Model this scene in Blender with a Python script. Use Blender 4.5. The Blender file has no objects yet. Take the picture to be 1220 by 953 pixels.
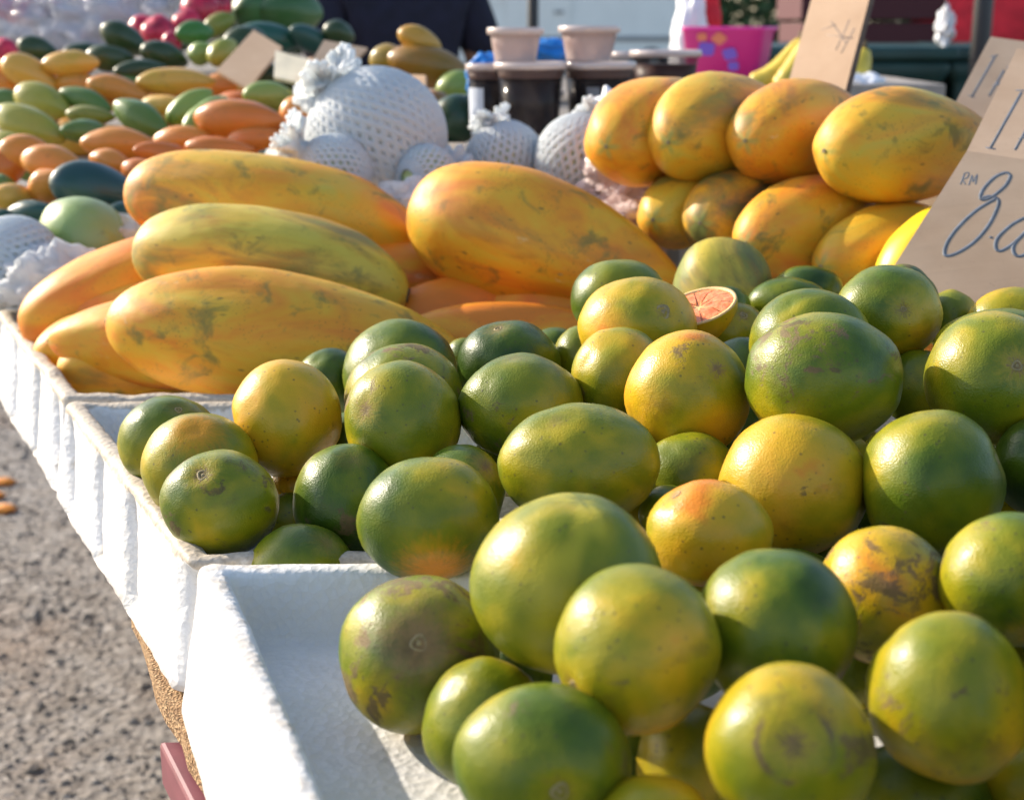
import bpy, math, random
from mathutils import Vector, Matrix, noise
random.seed(11)
sc = bpy.context.scene
COL = sc.collection
R = math.radians
F = 1694.0                       # focal length in photo pixels (1220 wide)
PITCH = R(14.75)
CAM = Vector((0, 0, 1.30))
AX = Vector((1, 0, 0)); AU = Vector((0, math.sin(PITCH), math.cos(PITCH))); AB = Vector((0, -math.cos(PITCH), math.sin(PITCH)))
def at(px, py, d):
    return CAM + AX * ((px - 610) / F * d) + AU * ((476.5 - py) / F * d) - AB * d
def atz(px, py, z):
    v = AX * ((px - 610) / F) + AU * ((476.5 - py) / F) - AB
    return CAM + v * ((z - CAM.z) / v.z)

# ------------------------------------------------------------------ materials
def mat(name):
    m = bpy.data.materials.new(name); m.use_nodes = True
    nt = m.node_tree; nt.nodes.clear()
    o = nt.nodes.new('ShaderNodeOutputMaterial'); b = nt.nodes.new('ShaderNodeBsdfPrincipled')
    nt.links.new(b.outputs[0], o.inputs[0])
    return m, nt, b, o
class G:
    def __init__(s, nt): s.nt = nt
    def n(s, t, **k):
        x = s.nt.nodes.new('ShaderNode' + t)
        for a, v in k.items(): setattr(x, a, v)
        return x
    def l(s, a, b): s.nt.links.new(a, b)
    def put(s, v, sock):
        if hasattr(v, 'is_output') or hasattr(v, 'links'): s.l(v, sock)
        else: sock.default_value = v
    def math(s, op, a, b=0.0, clamp=False):
        x = s.n('Math', operation=op, use_clamp=clamp); s.put(a, x.inputs[0]); s.put(b, x.inputs[1]); return x.outputs[0]
    def noise(s, co, scale, det=3, rough=.55, dist=0.0):
        x = s.n('TexNoise'); s.l(co, x.inputs['Vector']); x.inputs['Scale'].default_value = scale
        x.inputs['Detail'].default_value = det; x.inputs['Roughness'].default_value = rough; x.inputs['Distortion'].default_value = dist
        return x.outputs['Fac']
    def vor(s, co, scale, feature='F1'):
        x = s.n('TexVoronoi', feature=feature); s.l(co, x.inputs['Vector']); x.inputs['Scale'].default_value = scale
        return x
    def ramp(s, f, stops, interp='LINEAR'):
        x = s.n('ValToRGB'); s.put(f, x.inputs[0]); cr = x.color_ramp; cr.interpolation = interp
        while len(cr.elements) > 1: cr.elements.remove(cr.elements[0])
        cr.elements[0].position = stops[0][0]; cr.elements[0].color = (*stops[0][1], 1)
        for p, c in stops[1:]:
            e = cr.elements.new(p); e.color = (*c, 1)
        return x.outputs[0]
    def mr(s, v, a, b, c=0.0, d=1.0, smooth=True):
        x = s.n('MapRange', interpolation_type='SMOOTHSTEP' if smooth else 'LINEAR'); s.put(v, x.inputs[0])
        for i, q in enumerate((a, b, c, d)): s.put(q, x.inputs[1 + i])
        return x.outputs[0]
    def mix(s, f, a, b, mode='MIX'):
        x = s.n('Mix', data_type='RGBA', blend_type=mode); s.put(f, x.inputs[0])
        for v, k in ((a, 6), (b, 7)):
            if isinstance(v, tuple): x.inputs[k].default_value = (*v, 1)
            else: s.l(v, x.inputs[k])
        return x.outputs[2]
    def vmath(s, op, a, b):
        x = s.n('VectorMath', operation=op)
        for v, k in ((a, 0), (b, 1)):
            if isinstance(v, (tuple, Vector)): x.inputs[k].default_value = v
            else: s.l(v, x.inputs[k])
        return x.outputs[0]
    def bump(s, h, dist, strength=1.0, prev=None):
        x = s.n('Bump'); s.l(h, x.inputs['Height']); x.inputs['Distance'].default_value = dist; x.inputs['Strength'].default_value = strength
        if prev is not None: s.l(prev, x.inputs['Normal'])
        return x.outputs[0]
    def objco(s, seed=True):
        tc = s.n('TexCoord'); co = tc.outputs['Object']
        if not seed: return co, co
        oi = s.n('ObjectInfo'); sd = s.math('MULTIPLY', oi.outputs['Random'], 37.0)
        cb = s.n('CombineXYZ'); s.l(sd, cb.inputs[0]); s.l(sd, cb.inputs[1]); s.l(sd, cb.inputs[2])
        return co, s.vmath('ADD', co, cb.outputs[0])
    def objcolor(s):
        oi = s.n('ObjectInfo'); sp = s.n('SeparateColor'); s.l(oi.outputs['Color'], sp.inputs[0]); return sp.outputs, oi.outputs['Alpha']

def simple(name, col, rough=.5, metal=0, spec=.5, var=.0, scale=20, bumpd=0, bumps=60):
    m, nt, b, o = mat(name); g = G(nt)
    b.inputs['Roughness'].default_value = rough; b.inputs['Metallic'].default_value = metal; b.inputs['Specular IOR Level'].default_value = spec
    co, cs = g.objco()
    if var:
        f = g.noise(cs, scale, 4); c2 = tuple(max(0, c * (1 - var)) for c in col); c3 = tuple(min(1, c * (1 + var)) for c in col)
        g.l(g.ramp(f, [(.3, c2), (.7, c3)]), b.inputs['Base Color'])
    else: b.inputs['Base Color'].default_value = (*col, 1)
    if bumpd: g.l(g.bump(g.noise(cs, bumps, 3), bumpd), b.inputs['Normal'])
    return m

def orange_mat():
    m, nt, b, o = mat('orange_peel'); g = G(nt)
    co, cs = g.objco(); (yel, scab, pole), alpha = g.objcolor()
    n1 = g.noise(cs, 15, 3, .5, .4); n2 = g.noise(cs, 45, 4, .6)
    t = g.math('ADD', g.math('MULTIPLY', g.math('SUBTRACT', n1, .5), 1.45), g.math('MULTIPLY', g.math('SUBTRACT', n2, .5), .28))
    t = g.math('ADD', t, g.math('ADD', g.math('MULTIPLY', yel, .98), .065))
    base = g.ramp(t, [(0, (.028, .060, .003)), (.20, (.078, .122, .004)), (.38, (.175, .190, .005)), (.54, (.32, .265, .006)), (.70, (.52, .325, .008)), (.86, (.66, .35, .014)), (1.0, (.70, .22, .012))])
    # fine oil glands
    v = g.vor(cs, 800); gl = g.mr(v.outputs['Distance'], .0, .45)
    base = g.mix(g.math('MULTIPLY', g.math('SUBTRACT', 1.0, gl), .22), base, g.mix(1.0, base, (1.35, 1.35, 1.2), 'MULTIPLY'))
    # sparse dark pin spots
    v2 = g.vor(cs, 150); r2 = g.math('MULTIPLY', g.noise(cs, 30, 2), 1.0)
    pin = g.math('MULTIPLY', g.math('SUBTRACT', 1.0, g.mr(v2.outputs['Distance'], .08, .20)), g.mr(r2, .40, .55))
    base = g.mix(g.math('MULTIPLY', pin, .6), base, (.07, .06, .025))
    # scab: brown-grey scars
    ns = g.noise(cs, 52, 8, .78, .6); ns2 = g.noise(cs, 17, 2)
    thr = g.math('SUBTRACT', .665, g.math('MULTIPLY', scab, .155))
    comb = g.math('ADD', g.math('MULTIPLY', ns, .6), g.math('MULTIPLY', ns2, .4))
    sm = g.mr(comb, thr, g.math('ADD', thr, .04))
    base = g.mix(g.math('MULTIPLY', sm, .80), base, g.ramp(n2, [(.35, (.075, .048, .022)), (.65, (.20, .115, .06))]))
    # dingy smudges
    sg = g.mr(g.noise(cs, 22, 5, .65), .56, .72); base = g.mix(g.math('MULTIPLY', sg, g.math('ADD', .15, g.math('MULTIPLY', scab, .55))), base, (.085, .055, .018))
    # marks round the pole (+Z)
    sx = g.n('SeparateXYZ'); g.l(co, sx.inputs[0])
    rad = g.math('SQRT', g.math('ADD', g.math('MULTIPLY', sx.outputs[0], sx.outputs[0]), g.math('MULTIPLY', sx.outputs[1], sx.outputs[1])))
    up = g.mr(sx.outputs[2], .0, .012)
    ang = g.math('ARCTAN2', sx.outputs[1], sx.outputs[0])
    cb = g.n('CombineXYZ'); g.l(g.math('MULTIPLY', g.math('COSINE', ang), .02), cb.inputs[0]); g.l(g.math('MULTIPLY', g.math('SINE', ang), .02), cb.inputs[1]); g.l(g.math('MULTIPLY', rad, .6), cb.inputs[2])
    star = g.noise(g.vmath('ADD', cb.outputs[0], cs), 170, 3, .6)
    def cmp_(v):
        x = g.n('Math', operation='COMPARE'); g.l(alpha, x.inputs[0]); x.inputs[1].default_value = v; x.inputs[2].default_value = .04; return x.outputs[0]
    rr = g.math('ADD', rad, g.math('MULTIPLY', g.math('SUBTRACT', star, .5), .022))
    patch = cmp_(.8)
    halo = g.math('MULTIPLY', g.math('SUBTRACT', 1.0, g.mr(rr, .002, g.math('ADD', .019, g.math('MULTIPLY', patch, .012)))), up)
    base = g.mix(g.math('MULTIPLY', g.math('MULTIPLY', halo, pole), g.math('ADD', .6, g.math('MULTIPLY', patch, .4))), base, g.mix(patch, (.50, .33, .015), (.72, .27, .01)))
    core = g.math('MULTIPLY', g.math('SUBTRACT', 1.0, g.mr(rr, .001, g.math('ADD', .0085, g.math('MULTIPLY', cmp_(.45), .030)))), up)
    base = g.mix(g.math('MULTIPLY', g.math('MULTIPLY', g.math('MULTIPLY', core, pole), .85), g.math('SUBTRACT', 1.0, patch)), base, g.ramp(n2, [(.4, (.10, .055, .03)), (.6, (.24, .13, .06))]))
    # ring + stripe variants use alpha: >.5 stripes of yellow running from the pole
    st = g.mr(g.noise(cb.outputs[0], 60, 1), .48, .72)
    stripes = g.math('MULTIPLY', st, g.math('MULTIPLY', cmp_(.3), .75))
    base = g.mix(stripes, base, (.52, .42, .028))
    rg = g.math('ABSOLUTE', g.math('SUBTRACT', g.math('ADD', rad, g.math('MULTIPLY', g.math('SUBTRACT', star, .5), .004)), .0155))
    ring = g.math('MULTIPLY', g.math('MULTIPLY', g.math('SUBTRACT', 1.0, g.mr(rg, .0004, .0022)), up), g.math('MULTIPLY', cmp_(.6), g.mr(n2, .44, .58)))
    base = g.mix(g.math('MULTIPLY', ring, .8), base, (.14, .08, .04))
    g.l(base, b.inputs['Base Color'])
    g.l(g.math('ADD', g.math('ADD', .29, g.math('MULTIPLY', sm, .3)), g.math('MULTIPLY', n2, .14)), b.inputs['Roughness'])
    b.inputs['Specular IOR Level'].default_value = .34
    b.inputs['Coat Weight'].default_value = .07; b.inputs['Coat Roughness'].default_value = .2
    b.inputs['Subsurface Weight'].default_value = .06; b.inputs['Subsurface Radius'].default_value = (.02, .012, .004); b.inputs['Subsurface Scale'].default_value = .2
    bp = g.bump(v.outputs['Distance'], .00022, .7)
    bp = g.bump(g.noise(cs, 130, 3), .0007, .5, bp)
    bp = g.bump(g.noise(cs, 34, 2), .0016, .5, bp)
    g.l(bp, b.inputs['Normal'])
    return m

def papaya_mat():
    m, nt, b, o = mat('papaya_skin'); g = G(nt)
    co, cs = g.objco(); (grn, spot, red), alpha = g.objcolor()
    mp = g.n('Mapping'); mp.inputs['Scale'].default_value = (1, 1, .38); g.l(cs, mp.inputs[0]); cl = mp.outputs[0]
    n1 = g.noise(cl, 16, 4, .6, .8); n2 = g.noise(cl, 55, 4, .65); n3 = g.noise(cs, 6, 2)
    t = g.math('ADD', g.math('MULTIPLY', g.math('SUBTRACT', n1, .5), 2.0), g.math('MULTIPLY', g.math('SUBTRACT', n2, .5), .2))
    t = g.math('ADD', g.math('ADD', t, .5), g.math('MULTIPLY', g.math('SUBTRACT', red, .45), .8))
    base = g.ramp(t, [(.05, (.58, .43, .045)), (.3, (.70, .385, .022)), (.55, (.74, .315, .014)), (.85, (.72, .20, .012))])
    # greens
    gm = g.math('ADD', g.math('ADD', g.math('MULTIPLY', n1, .55), g.math('MULTIPLY', n3, .3)), g.math('MULTIPLY', n2, .15))
    thr = g.math('SUBTRACT', .66, g.math('MULTIPLY', grn, .26))
    gmask = g.mr(gm, thr, g.math('ADD', thr, .16))
    green = g.ramp(g.math('ADD', n2, g.math('MULTIPLY', grn, -.35)), [(.1, (.03, .10, .04)), (.35, (.13, .22, .04)), (.6, (.32, .34, .05))])
    base = g.mix(g.math('MULTIPLY', gmask, .85), base, green)
    # dark green smudges and rot spots
    sp = g.noise(cs, 26, 5, .62, .5); thr2 = g.math('SUBTRACT', .68, g.math('MULTIPLY', spot, .16))
    smk = g.mr(sp, thr2, g.math('ADD', thr2, .15))
    base = g.mix(g.math('MULTIPLY', smk, .75), base, (.16, .15, .03))
    v = g.vor(cl, 75); pin = g.math('MULTIPLY', g.math('SUBTRACT', 1.0, g.mr(v.outputs['Distance'], .05, .15)), g.mr(n3, .45, .6))
    base = g.mix(g.math('MULTIPLY', pin, g.math('ADD', .2, g.math('MULTIPLY', spot, .6))), base, (.10, .07, .02))
    v9 = g.vor(cs, 260); fs = g.math('MULTIPLY', g.math('SUBTRACT', 1.0, g.mr(v9.outputs['Distance'], .10, .28)), g.mr(g.noise(cs, 22, 4), .48, .60)); base = g.mix(g.math('MULTIPLY', fs, .55), base, (.13, .08, .015))
    br = g.mr(g.noise(cl, 11, 5, .6, 1.2), .56, .70); base = g.mix(g.math('MULTIPLY', br, .5), base, (.42, .15, .012))
    # pale latex scuffs
    sc_ = g.mr(g.noise(cl, 38, 5, .7), .66, .72); base = g.mix(g.math('MULTIPLY', sc_, .35), base, (.72, .55, .30))
    # star at blossom end (+Z side is blossom end)
    sx = g.n('SeparateXYZ'); g.l(co, sx.inputs[0])
    rad = g.math('SQRT', g.math('ADD', g.math('MULTIPLY', sx.outputs[0], sx.outputs[0]), g.math('MULTIPLY', sx.outputs[1], sx.outputs[1])))
    ang = g.math('ARCTAN2', sx.outputs[1], sx.outputs[0])
    star = g.math('MULTIPLY', g.math('COSINE', g.math('MULTIPLY', ang, 5.0)), .005)
    up = g.mr(sx.outputs[2], .0, .02)
    tip = g.math('MULTIPLY', g.math('SUBTRACT', 1.0, g.mr(g.math('SUBTRACT', rad, star), .003, .016)), up)
    base = g.mix(g.math('MULTIPLY', tip, .6), base, (.30, .33, .07))
    g.l(base, b.inputs['Base Color'])
    g.l(g.math('ADD', .40, g.math('MULTIPLY', n2, .22)), b.inputs['Roughness'])
    b.inputs['Specular IOR Level'].default_value = .45
    b.inputs['Subsurface Weight'].default_value = .08; b.inputs['Subsurface Radius'].default_value = (.03, .015, .004); b.inputs['Subsurface Scale'].default_value = .25
    bp = g.bump(g.noise(cl, 90, 4), .0009, .6); bp = g.bump(g.noise(cs, 18, 2), .003, .6, bp)
    g.l(bp, b.inputs['Normal'])
    return m

def mango_mat():     # object colour drives the hue directly
    m, nt, b, o = mat('mango_skin'); g = G(nt)
    co, cs = g.objco(); oi = g.n('ObjectInfo')
    n1 = g.noise(cs, 14, 3); n2 = g.noise(cs, 60, 4)
    c = g.mix(g.mr(n1, .45, .75), oi.outputs['Color'], g.mix(1.0, oi.outputs['Color'], (.8, .95, .6), 'MULTIPLY'))
    c = g.mix(g.math('MULTIPLY', g.mr(n2, .6, .72), .3), c, (.09, .07, .03))
    g.l(c, b.inputs['Base Color']); b.inputs['Roughness'].default_value = .38
    g.l(g.bump(n2, .0006), b.inputs['Normal'])
    return m

def foam_mat(name, dirt):
    m, nt, b, o = mat(name); g = G(nt)
    co, cs = g.objco()
    v = g.vor(cs, 330); v2 = g.vor(cs, 150)
    n1 = g.noise(cs, 9, 5, .65); n2 = g.noise(cs, 60, 5, .7); n3 = g.noise(cs, 200, 3, .6)
    base = g.ramp(n1, [(.3, (.70, .67, .63)), (.7, (.81, .80, .80))])
    # grime: worn on the rim line, scattered over the faces
    geo = g.n('NewGeometry'); at_ = g.n('Attribute', attribute_type='GEOMETRY', attribute_name='wear')
    w = at_.outputs['Fac']
    d = g.math('ADD', g.math('MULTIPLY', n2, .6), g.math('MULTIPLY', n1, .4))
    thr = g.math('SUBTRACT', .70 - .08 * dirt, g.math('MULTIPLY', w, .22 + .16 * dirt))
    dm = g.mr(d, thr, g.math('ADD', thr, .16))
    base = g.mix(g.math('MULTIPLY', dm, .45 + .40 * dirt), base, g.ramp(n3, [(.3, (.28, .22, .15)), (.7, (.52, .43, .32))]))
    pk = g.math('MULTIPLY', g.math('SUBTRACT', 1.0, g.mr(g.vor(cs, 60).outputs['Distance'], .05, .12)), g.mr(n1, .5, .6))
    base = g.mix(g.math('MULTIPLY', pk, .35 * dirt), base, (.3, .22, .14))
    seam = g.mr(g.vor(cs, 150, 'DISTANCE_TO_EDGE').outputs['Distance'], .0, .06)
    base = g.mix(g.math('MULTIPLY', g.math('SUBTRACT', 1.0, seam), .16), base, (.55, .52, .5))
    g.l(base, b.inputs['Base Color']); b.inputs['Roughness'].default_value = .62; b.inputs['Specular IOR Level'].default_value = .35
    bp = g.bump(v2.outputs['Distance'], .0011, .8); bp = g.bump(n2, .001, .5, bp); bp = g.bump(v.outputs['Distance'], .0004, .5, bp)
    g.l(bp, b.inputs['Normal'])
    return m

def card_mat():
    m, nt, b, o = mat('cardboard'); g = G(nt)
    co, cs = g.objco()
    n1 = g.noise(cs, 12, 4); mp = g.n('Mapping'); mp.inputs['Scale'].default_value = (8, 260, 8); g.l(co, mp.inputs[0])
    n2 = g.noise(mp.outputs[0], 1.0, 2); n3 = g.noise(cs, 120, 4, .7)
    base = g.ramp(n1, [(.3, (.48, .315, .20)), (.7, (.57, .39, .26))])
    base = g.mix(g.math('MULTIPLY', n2, .07), base, (.34, .22, .13))
    base = g.mix(g.math('MULTIPLY', g.mr(n3, .62, .75), .3), base, (.25, .16, .1))
    g.l(base, b.inputs['Base Color']); b.inputs['Roughness'].default_value = .85; b.inputs['Specular IOR Level'].default_value = .2
    bp = g.bump(n2, .0003, .5); g.l(g.bump(n1, .002, .5, bp), b.inputs['Normal'])
    return m

def net_mat():
    m, nt, b, o = mat('foam_net'); g = G(nt)
    b.inputs['Base Color'].default_value = (.92, .93, .95, 1); b.inputs['Roughness'].default_value = .6
    tr = g.n('BsdfTranslucent'); tr.inputs[0].default_value = (.85, .88, .88, 1)
    mx = g.n('MixShader'); mx.inputs[0].default_value = .6; g.l(b.outputs[0], mx.inputs[1]); g.l(tr.outputs[0], mx.inputs[2]); g.l(mx.outputs[0], o.inputs[0])
    return m
def film_mat(name, col, clear, rough=.12, bumpy=True):
    m, nt, b, o = mat(name); g = G(nt)
    b.inputs['Base Color'].default_value = (*col, 1); b.inputs['Roughness'].default_value = rough; b.inputs['Specular IOR Level'].default_value = .8
    tp = g.n('BsdfTransparent'); tp.inputs[0].default_value = (*[min(1, c * .4 + .6) for c in col], 1)
    mx = g.n('MixShader'); mx.inputs[0].default_value = clear; g.l(b.outputs[0], mx.inputs[1]); g.l(tp.outputs[0], mx.inputs[2]); g.l(mx.outputs[0], o.inputs[0])
    if bumpy:
        co, cs = g.objco(); g.l(g.bump(g.noise(cs, 45, 4, .6, 1.5), .012), b.inputs['Normal'])
    return m
def gravel_mat(name, stones=False):
    m, nt, b, o = mat(name); g = G(nt)
    co, cs = g.objco(False)
    v = g.vor(co, 55 if not stones else 30); n1 = g.noise(co, 1.3, 5, .6); n2 = g.noise(co, 14, 5, .7); n3 = g.noise(co, 120, 3)
    sp = g.n('SeparateColor'); g.l(v.outputs['Color'], sp.inputs[0])
    base = g.ramp(sp.outputs[0], [(0, (.19, .168, .150)), (.5, (.25, .225, .205)), (.85, (.32, .29, .265)), (1, (.36, .33, .305))])
    base = g.mix(g.mr(n2, .36, .62), g.mix(1.0, base, (.74, .70, .66), 'MULTIPLY'), base)
    base = g.mix(g.math('MULTIPLY', g.mr(n1, .5, .65), .45), base, (.23, .15, .10))
    g.l(base, b.inputs['Base Color']); b.inputs['Roughness'].default_value = .9
    bp = g.bump(v.outputs['Distance'], .006, .8); g.l(g.bump(n3, .004, .6, bp), b.inputs['Normal'])
    return m
def cork_mat():
    m, nt, b, o = mat('particle_board'); g = G(nt)
    co, cs = g.objco(); v = g.vor(cs, 420); sp = g.n('SeparateColor'); g.l(v.outputs['Color'], sp.inputs[0]); n = g.noise(cs, 90, 5, .7)
    base = g.ramp(g.math('ADD', g.math('MULTIPLY', sp.outputs[0], .5), g.math('MULTIPLY', n, .5)), [(.2, (.16, .085, .035)), (.5, (.36, .21, .10)), (.8, (.52, .36, .20))])
    g.l(base, b.inputs['Base Color']); b.inputs['Roughness'].default_value = .9
    g.l(g.bump(v.outputs['Distance'], .0025, 1.0), b.inputs['Normal'])
    return m

M = {}
M['orange'] = orange_mat(); M['papaya'] = papaya_mat(); M['mango'] = mango_mat()
M['foam_dirty'] = foam_mat('worn_foam', 1.0); M['foam'] = foam_mat('clean_foam', .25)
M['card'] = card_mat(); M['net'] = net_mat(); M['cork'] = cork_mat()
M['gravel'] = gravel_mat('gravel_ground'); M['stone'] = gravel_mat('stones', True)
M['scar'] = simple('stem_scar', (.30, .22, .10), .7, var=.3, scale=300, bumpd=.0006, bumps=500)
M['scar_dark'] = simple('dry_stem', (.12, .08, .035), .8, var=.4, scale=300, bumpd=.0006, bumps=500)
M['card_edge'] = simple('corrugated_edge', (.10, .065, .045), .9, var=.5, scale=160)
M['ink'] = simple('marker_ink', (.13, .14, .16), .6, var=.25, scale=80)
M['maroon'] = simple('maroon_paint', (.20, .06, .075), .45, var=.2, scale=30)
M['film'] = film_mat('clear_plastic_bag', (.80, .80, .84), .55)
M['film_pink'] = film_mat('pinkish_plastic_bag', (.80, .62, .58), .35, .18)
M['cup'] = film_mat('cup_plastic', (.10, .08, .08), .78, .10, False)
M['cup_pink'] = film_mat('cup_plastic_pink', (.74, .60, .57), .45, .2, False)
M['lid'] = film_mat('lid_plastic', (.66, .54, .50), .15, .18, False)
M['sauce'] = simple('dark_sauce', (.012, .010, .012), .15)
M['sauce_top'] = simple('brown_paste', (.13, .05, .035), .4)
M['label'] = simple('white_label', (.62, .66, .74), .5, var=.2, scale=30)
M['white_paint'] = simple('white_vehicle_paint', (.70, .72, .70), .3, var=.04, scale=3)
M['grey_trim'] = simple('grey_trim', (.22, .23, .24), .5)
M['black'] = simple('black_plastic', (.015, .015, .018), .5)
M['black_paint'] = simple('black_pole_paint', (.02, .02, .025), .45)
M['glass'] = simple('dark_glass', (.02, .025, .03), .06)
M['navy'] = simple('navy_cloth', (.008, .008, .022), .9, var=.3, scale=30, bumpd=.004, bumps=20)
M['red_cloth'] = simple('red_cloth', (.70, .02, .035), .8, var=.2, scale=20, bumpd=.01, bumps=12)
M['dark_cloth'] = simple('dark_cloth', (.012, .011, .014), .9)
M['skin'] = simple('skin', (.33, .17, .10), .5)
M['hair'] = simple('hair', (.01, .008, .007), .5)
M['pink'] = simple('pink_plastic', (.72, .035, .30), .35)
M['purple'] = simple('purple_print', (.20, .10, .55), .4)
M['orange_print'] = simple('orange_print', (.80, .22, .12), .4)
M['teal_bin'] = simple('dark_green_plastic', (.010, .045, .042), .5, var=.3, scale=6)
M['maroon_board'] = simple('maroon_board', (.07, .008, .012), .7)
M['wood'] = simple('weathered_wood', (.34, .29, .25), .8, var=.3, scale=12)
M['banana'] = simple('banana_skin', (.62, .45, .05), .45, var=.2, scale=40)
M['blue'] = simple('blue_packet', (.01, .18, .55), .3, var=.3, scale=25)
M['white'] = simple('white_plastic_bag', (.80, .80, .84), .4, bumpd=.01, bumps=25)
M['redfruit'] = simple('red_fruit', (.50, .015, .05), .35, var=.5, scale=40)
M['flesh'] = None
M['pith'] = simple('pith', (.80, .52, .22), .6)
M['yellow_melon'] = simple('yellow_melon', (.85, .55, .015), .4, var=.06, scale=8, bumpd=.002, bumps=12)
M['peel'] = simple('fallen_peel', (.75, .26, .02), .6)
M['leafgreen'] = simple('hedge_leaf', (.05, .09, .03), .6, var=.5, scale=4)
def flesh_mat():
    m, nt, b, o = mat('orange_flesh'); g = G(nt); co, cs = g.objco()
    mp = g.n('Mapping'); mp.inputs['Scale'].default_value = (1, 1, 1); g.l(co, mp.inputs[0])
    n = g.noise(cs, 160, 4); g.l(g.ramp(n, [(.3, (.85, .17, .04)), (.7, (.94, .34, .12))]), b.inputs['Base Color'])
    b.inputs['Roughness'].default_value = .22; g.l(g.bump(n, .002), b.inputs['Normal']); return m
M['flesh'] = flesh_mat()

# ------------------------------------------------------------------ objects
def mesh_obj(name, verts, faces, m, parent=None, loc=None, rot=None, smooth=True, mats=None, fm=None):
    me = bpy.data.meshes.new(name); me.from_pydata([tuple(v) for v in verts], [], faces)
    if smooth: me.polygons.foreach_set('use_smooth', [True] * len(me.polygons))
    for x in (mats or [m]): me.materials.append(x)
    if fm: me.polygons.foreach_set('material_index', fm)
    me.update()
    o = bpy.data.objects.new(name, me); COL.objects.link(o)
    if parent: o.parent = parent
    if loc is not None: o.location = loc
    if rot is not None: o.rotation_euler = rot
    return o
def tag(o, label, cat, group=None, kind=None):
    if kind: o['kind'] = kind
    if label: o['label'] = label
    if cat: o['category'] = cat
    if group: o['group'] = group
    return o
def empty(name, loc, label, cat, group=None, rz=0):
    o = bpy.data.objects.new(name, None); COL.objects.link(o); o.location = loc; o.rotation_euler = (0, 0, rz); o.empty_display_size = .05
    return tag(o, label, cat, group)
def box_geo(c, s, V, Fc, bev=0):
    i = len(V); x, y, z = c; a, b_, d = s[0] / 2, s[1] / 2, s[2] / 2
    for dz in (-d, d):
        for dx, dy in ((-a, -b_), (a, -b_), (a, b_), (-a, b_)): V.append((x + dx, y + dy, z + dz))
    Fc += [(i, i + 3, i + 2, i + 1), (i + 4, i + 5, i + 6, i + 7), (i, i + 1, i + 5, i + 4), (i + 1, i + 2, i + 6, i + 5), (i + 2, i + 3, i + 7, i + 6), (i + 3, i, i + 4, i + 7)]
def boxes(name, lst, m, parent=None, loc=None, rot=None, bev=.004):
    V, Fc = [], []
    for c, s in lst: box_geo(c, s, V, Fc)
    o = mesh_obj(name, V, Fc, m, parent, loc, rot, smooth=False)
    if bev:
        md = o.modifiers.new('bevel', 'BEVEL'); md.width = bev; md.segments = 2
    return o
def lathe(name, prof, m, parent=None, loc=None, n=40, rot=None):
    V, Fc = [], []
    for r, z in prof:
        for k in range(n): a = 2 * math.pi * k / n; V.append((r * math.cos(a), r * math.sin(a), z))
    for j in range(len(prof) - 1):
        for k in range(n): Fc.append((j * n + k, j * n + (k + 1) % n, (j + 1) * n + (k + 1) % n, (j + 1) * n + k))
    return mesh_obj(name, V, Fc, m, parent, loc, rot)
def tube(V, Fc, pts, rad, n=6, flat=None):
    """rad: number or list; closed ends."""
    base = len(V); L = len(pts); up0 = Vector((0, 0, 1))
    prev = None
    for i, p in enumerate(pts):
        p = Vector(p); t = (Vector(pts[min(i + 1, L - 1)]) - Vector(pts[max(i - 1, 0)])).normalized()
        if flat is not None: a = flat - t * flat.dot(t); a.normalize(); bq = t.cross(a)
        else:
            ref = prev if prev is not None else (up0 if abs(t.z) < .9 else Vector((1, 0, 0)))
            a = ref - t * ref.dot(t); a.normalize(); bq = t.cross(a); prev = a
        r = rad[i] if isinstance(rad, (list, tuple)) else rad
        ra = r * (.10 if flat is not None else 1)
        for k in range(n):
            q = 2 * math.pi * k / n; V.append(tuple(p + a * (ra * math.cos(q)) + bq * (r * math.sin(q))))
    for i in range(L - 1):
        for k in range(n): Fc.append((base + i * n + k, base + i * n + (k + 1) % n, base + (i + 1) * n + (k + 1) % n, base + (i + 1) * n + k))
    Fc.append(tuple(base + k for k in reversed(range(n)))); Fc.append(tuple(base + (L - 1) * n + k for k in range(n)))

def uv_dirs(nu, nv):
    D = [Vector((0, 0, 1))]
    for j in range(1, nv):
        th = math.pi * j / nv
        for k in range(nu): a = 2 * math.pi * k / nu; D.append(Vector((math.sin(th) * math.cos(a), math.sin(th) * math.sin(a), math.cos(th))))
    D.append(Vector((0, 0, -1)))
    Fc = [(0, 1 + k, 1 + (k + 1) % nu) for k in range(nu)]
    for j in range(nv - 2):
        for k in range(nu): a = 1 + j * nu; Fc.append((a + k, a + nu + k, a + nu + (k + 1) % nu, a + (k + 1) % nu))
    a = 1 + (nv - 2) * nu; e = len(D) - 1
    Fc += [(a + k, e, a + (k + 1) % nu) for k in range(nu)]
    return D, Fc
SPH_HI = uv_dirs(48, 32); SPH_LO = uv_dirs(24, 16)

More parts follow.
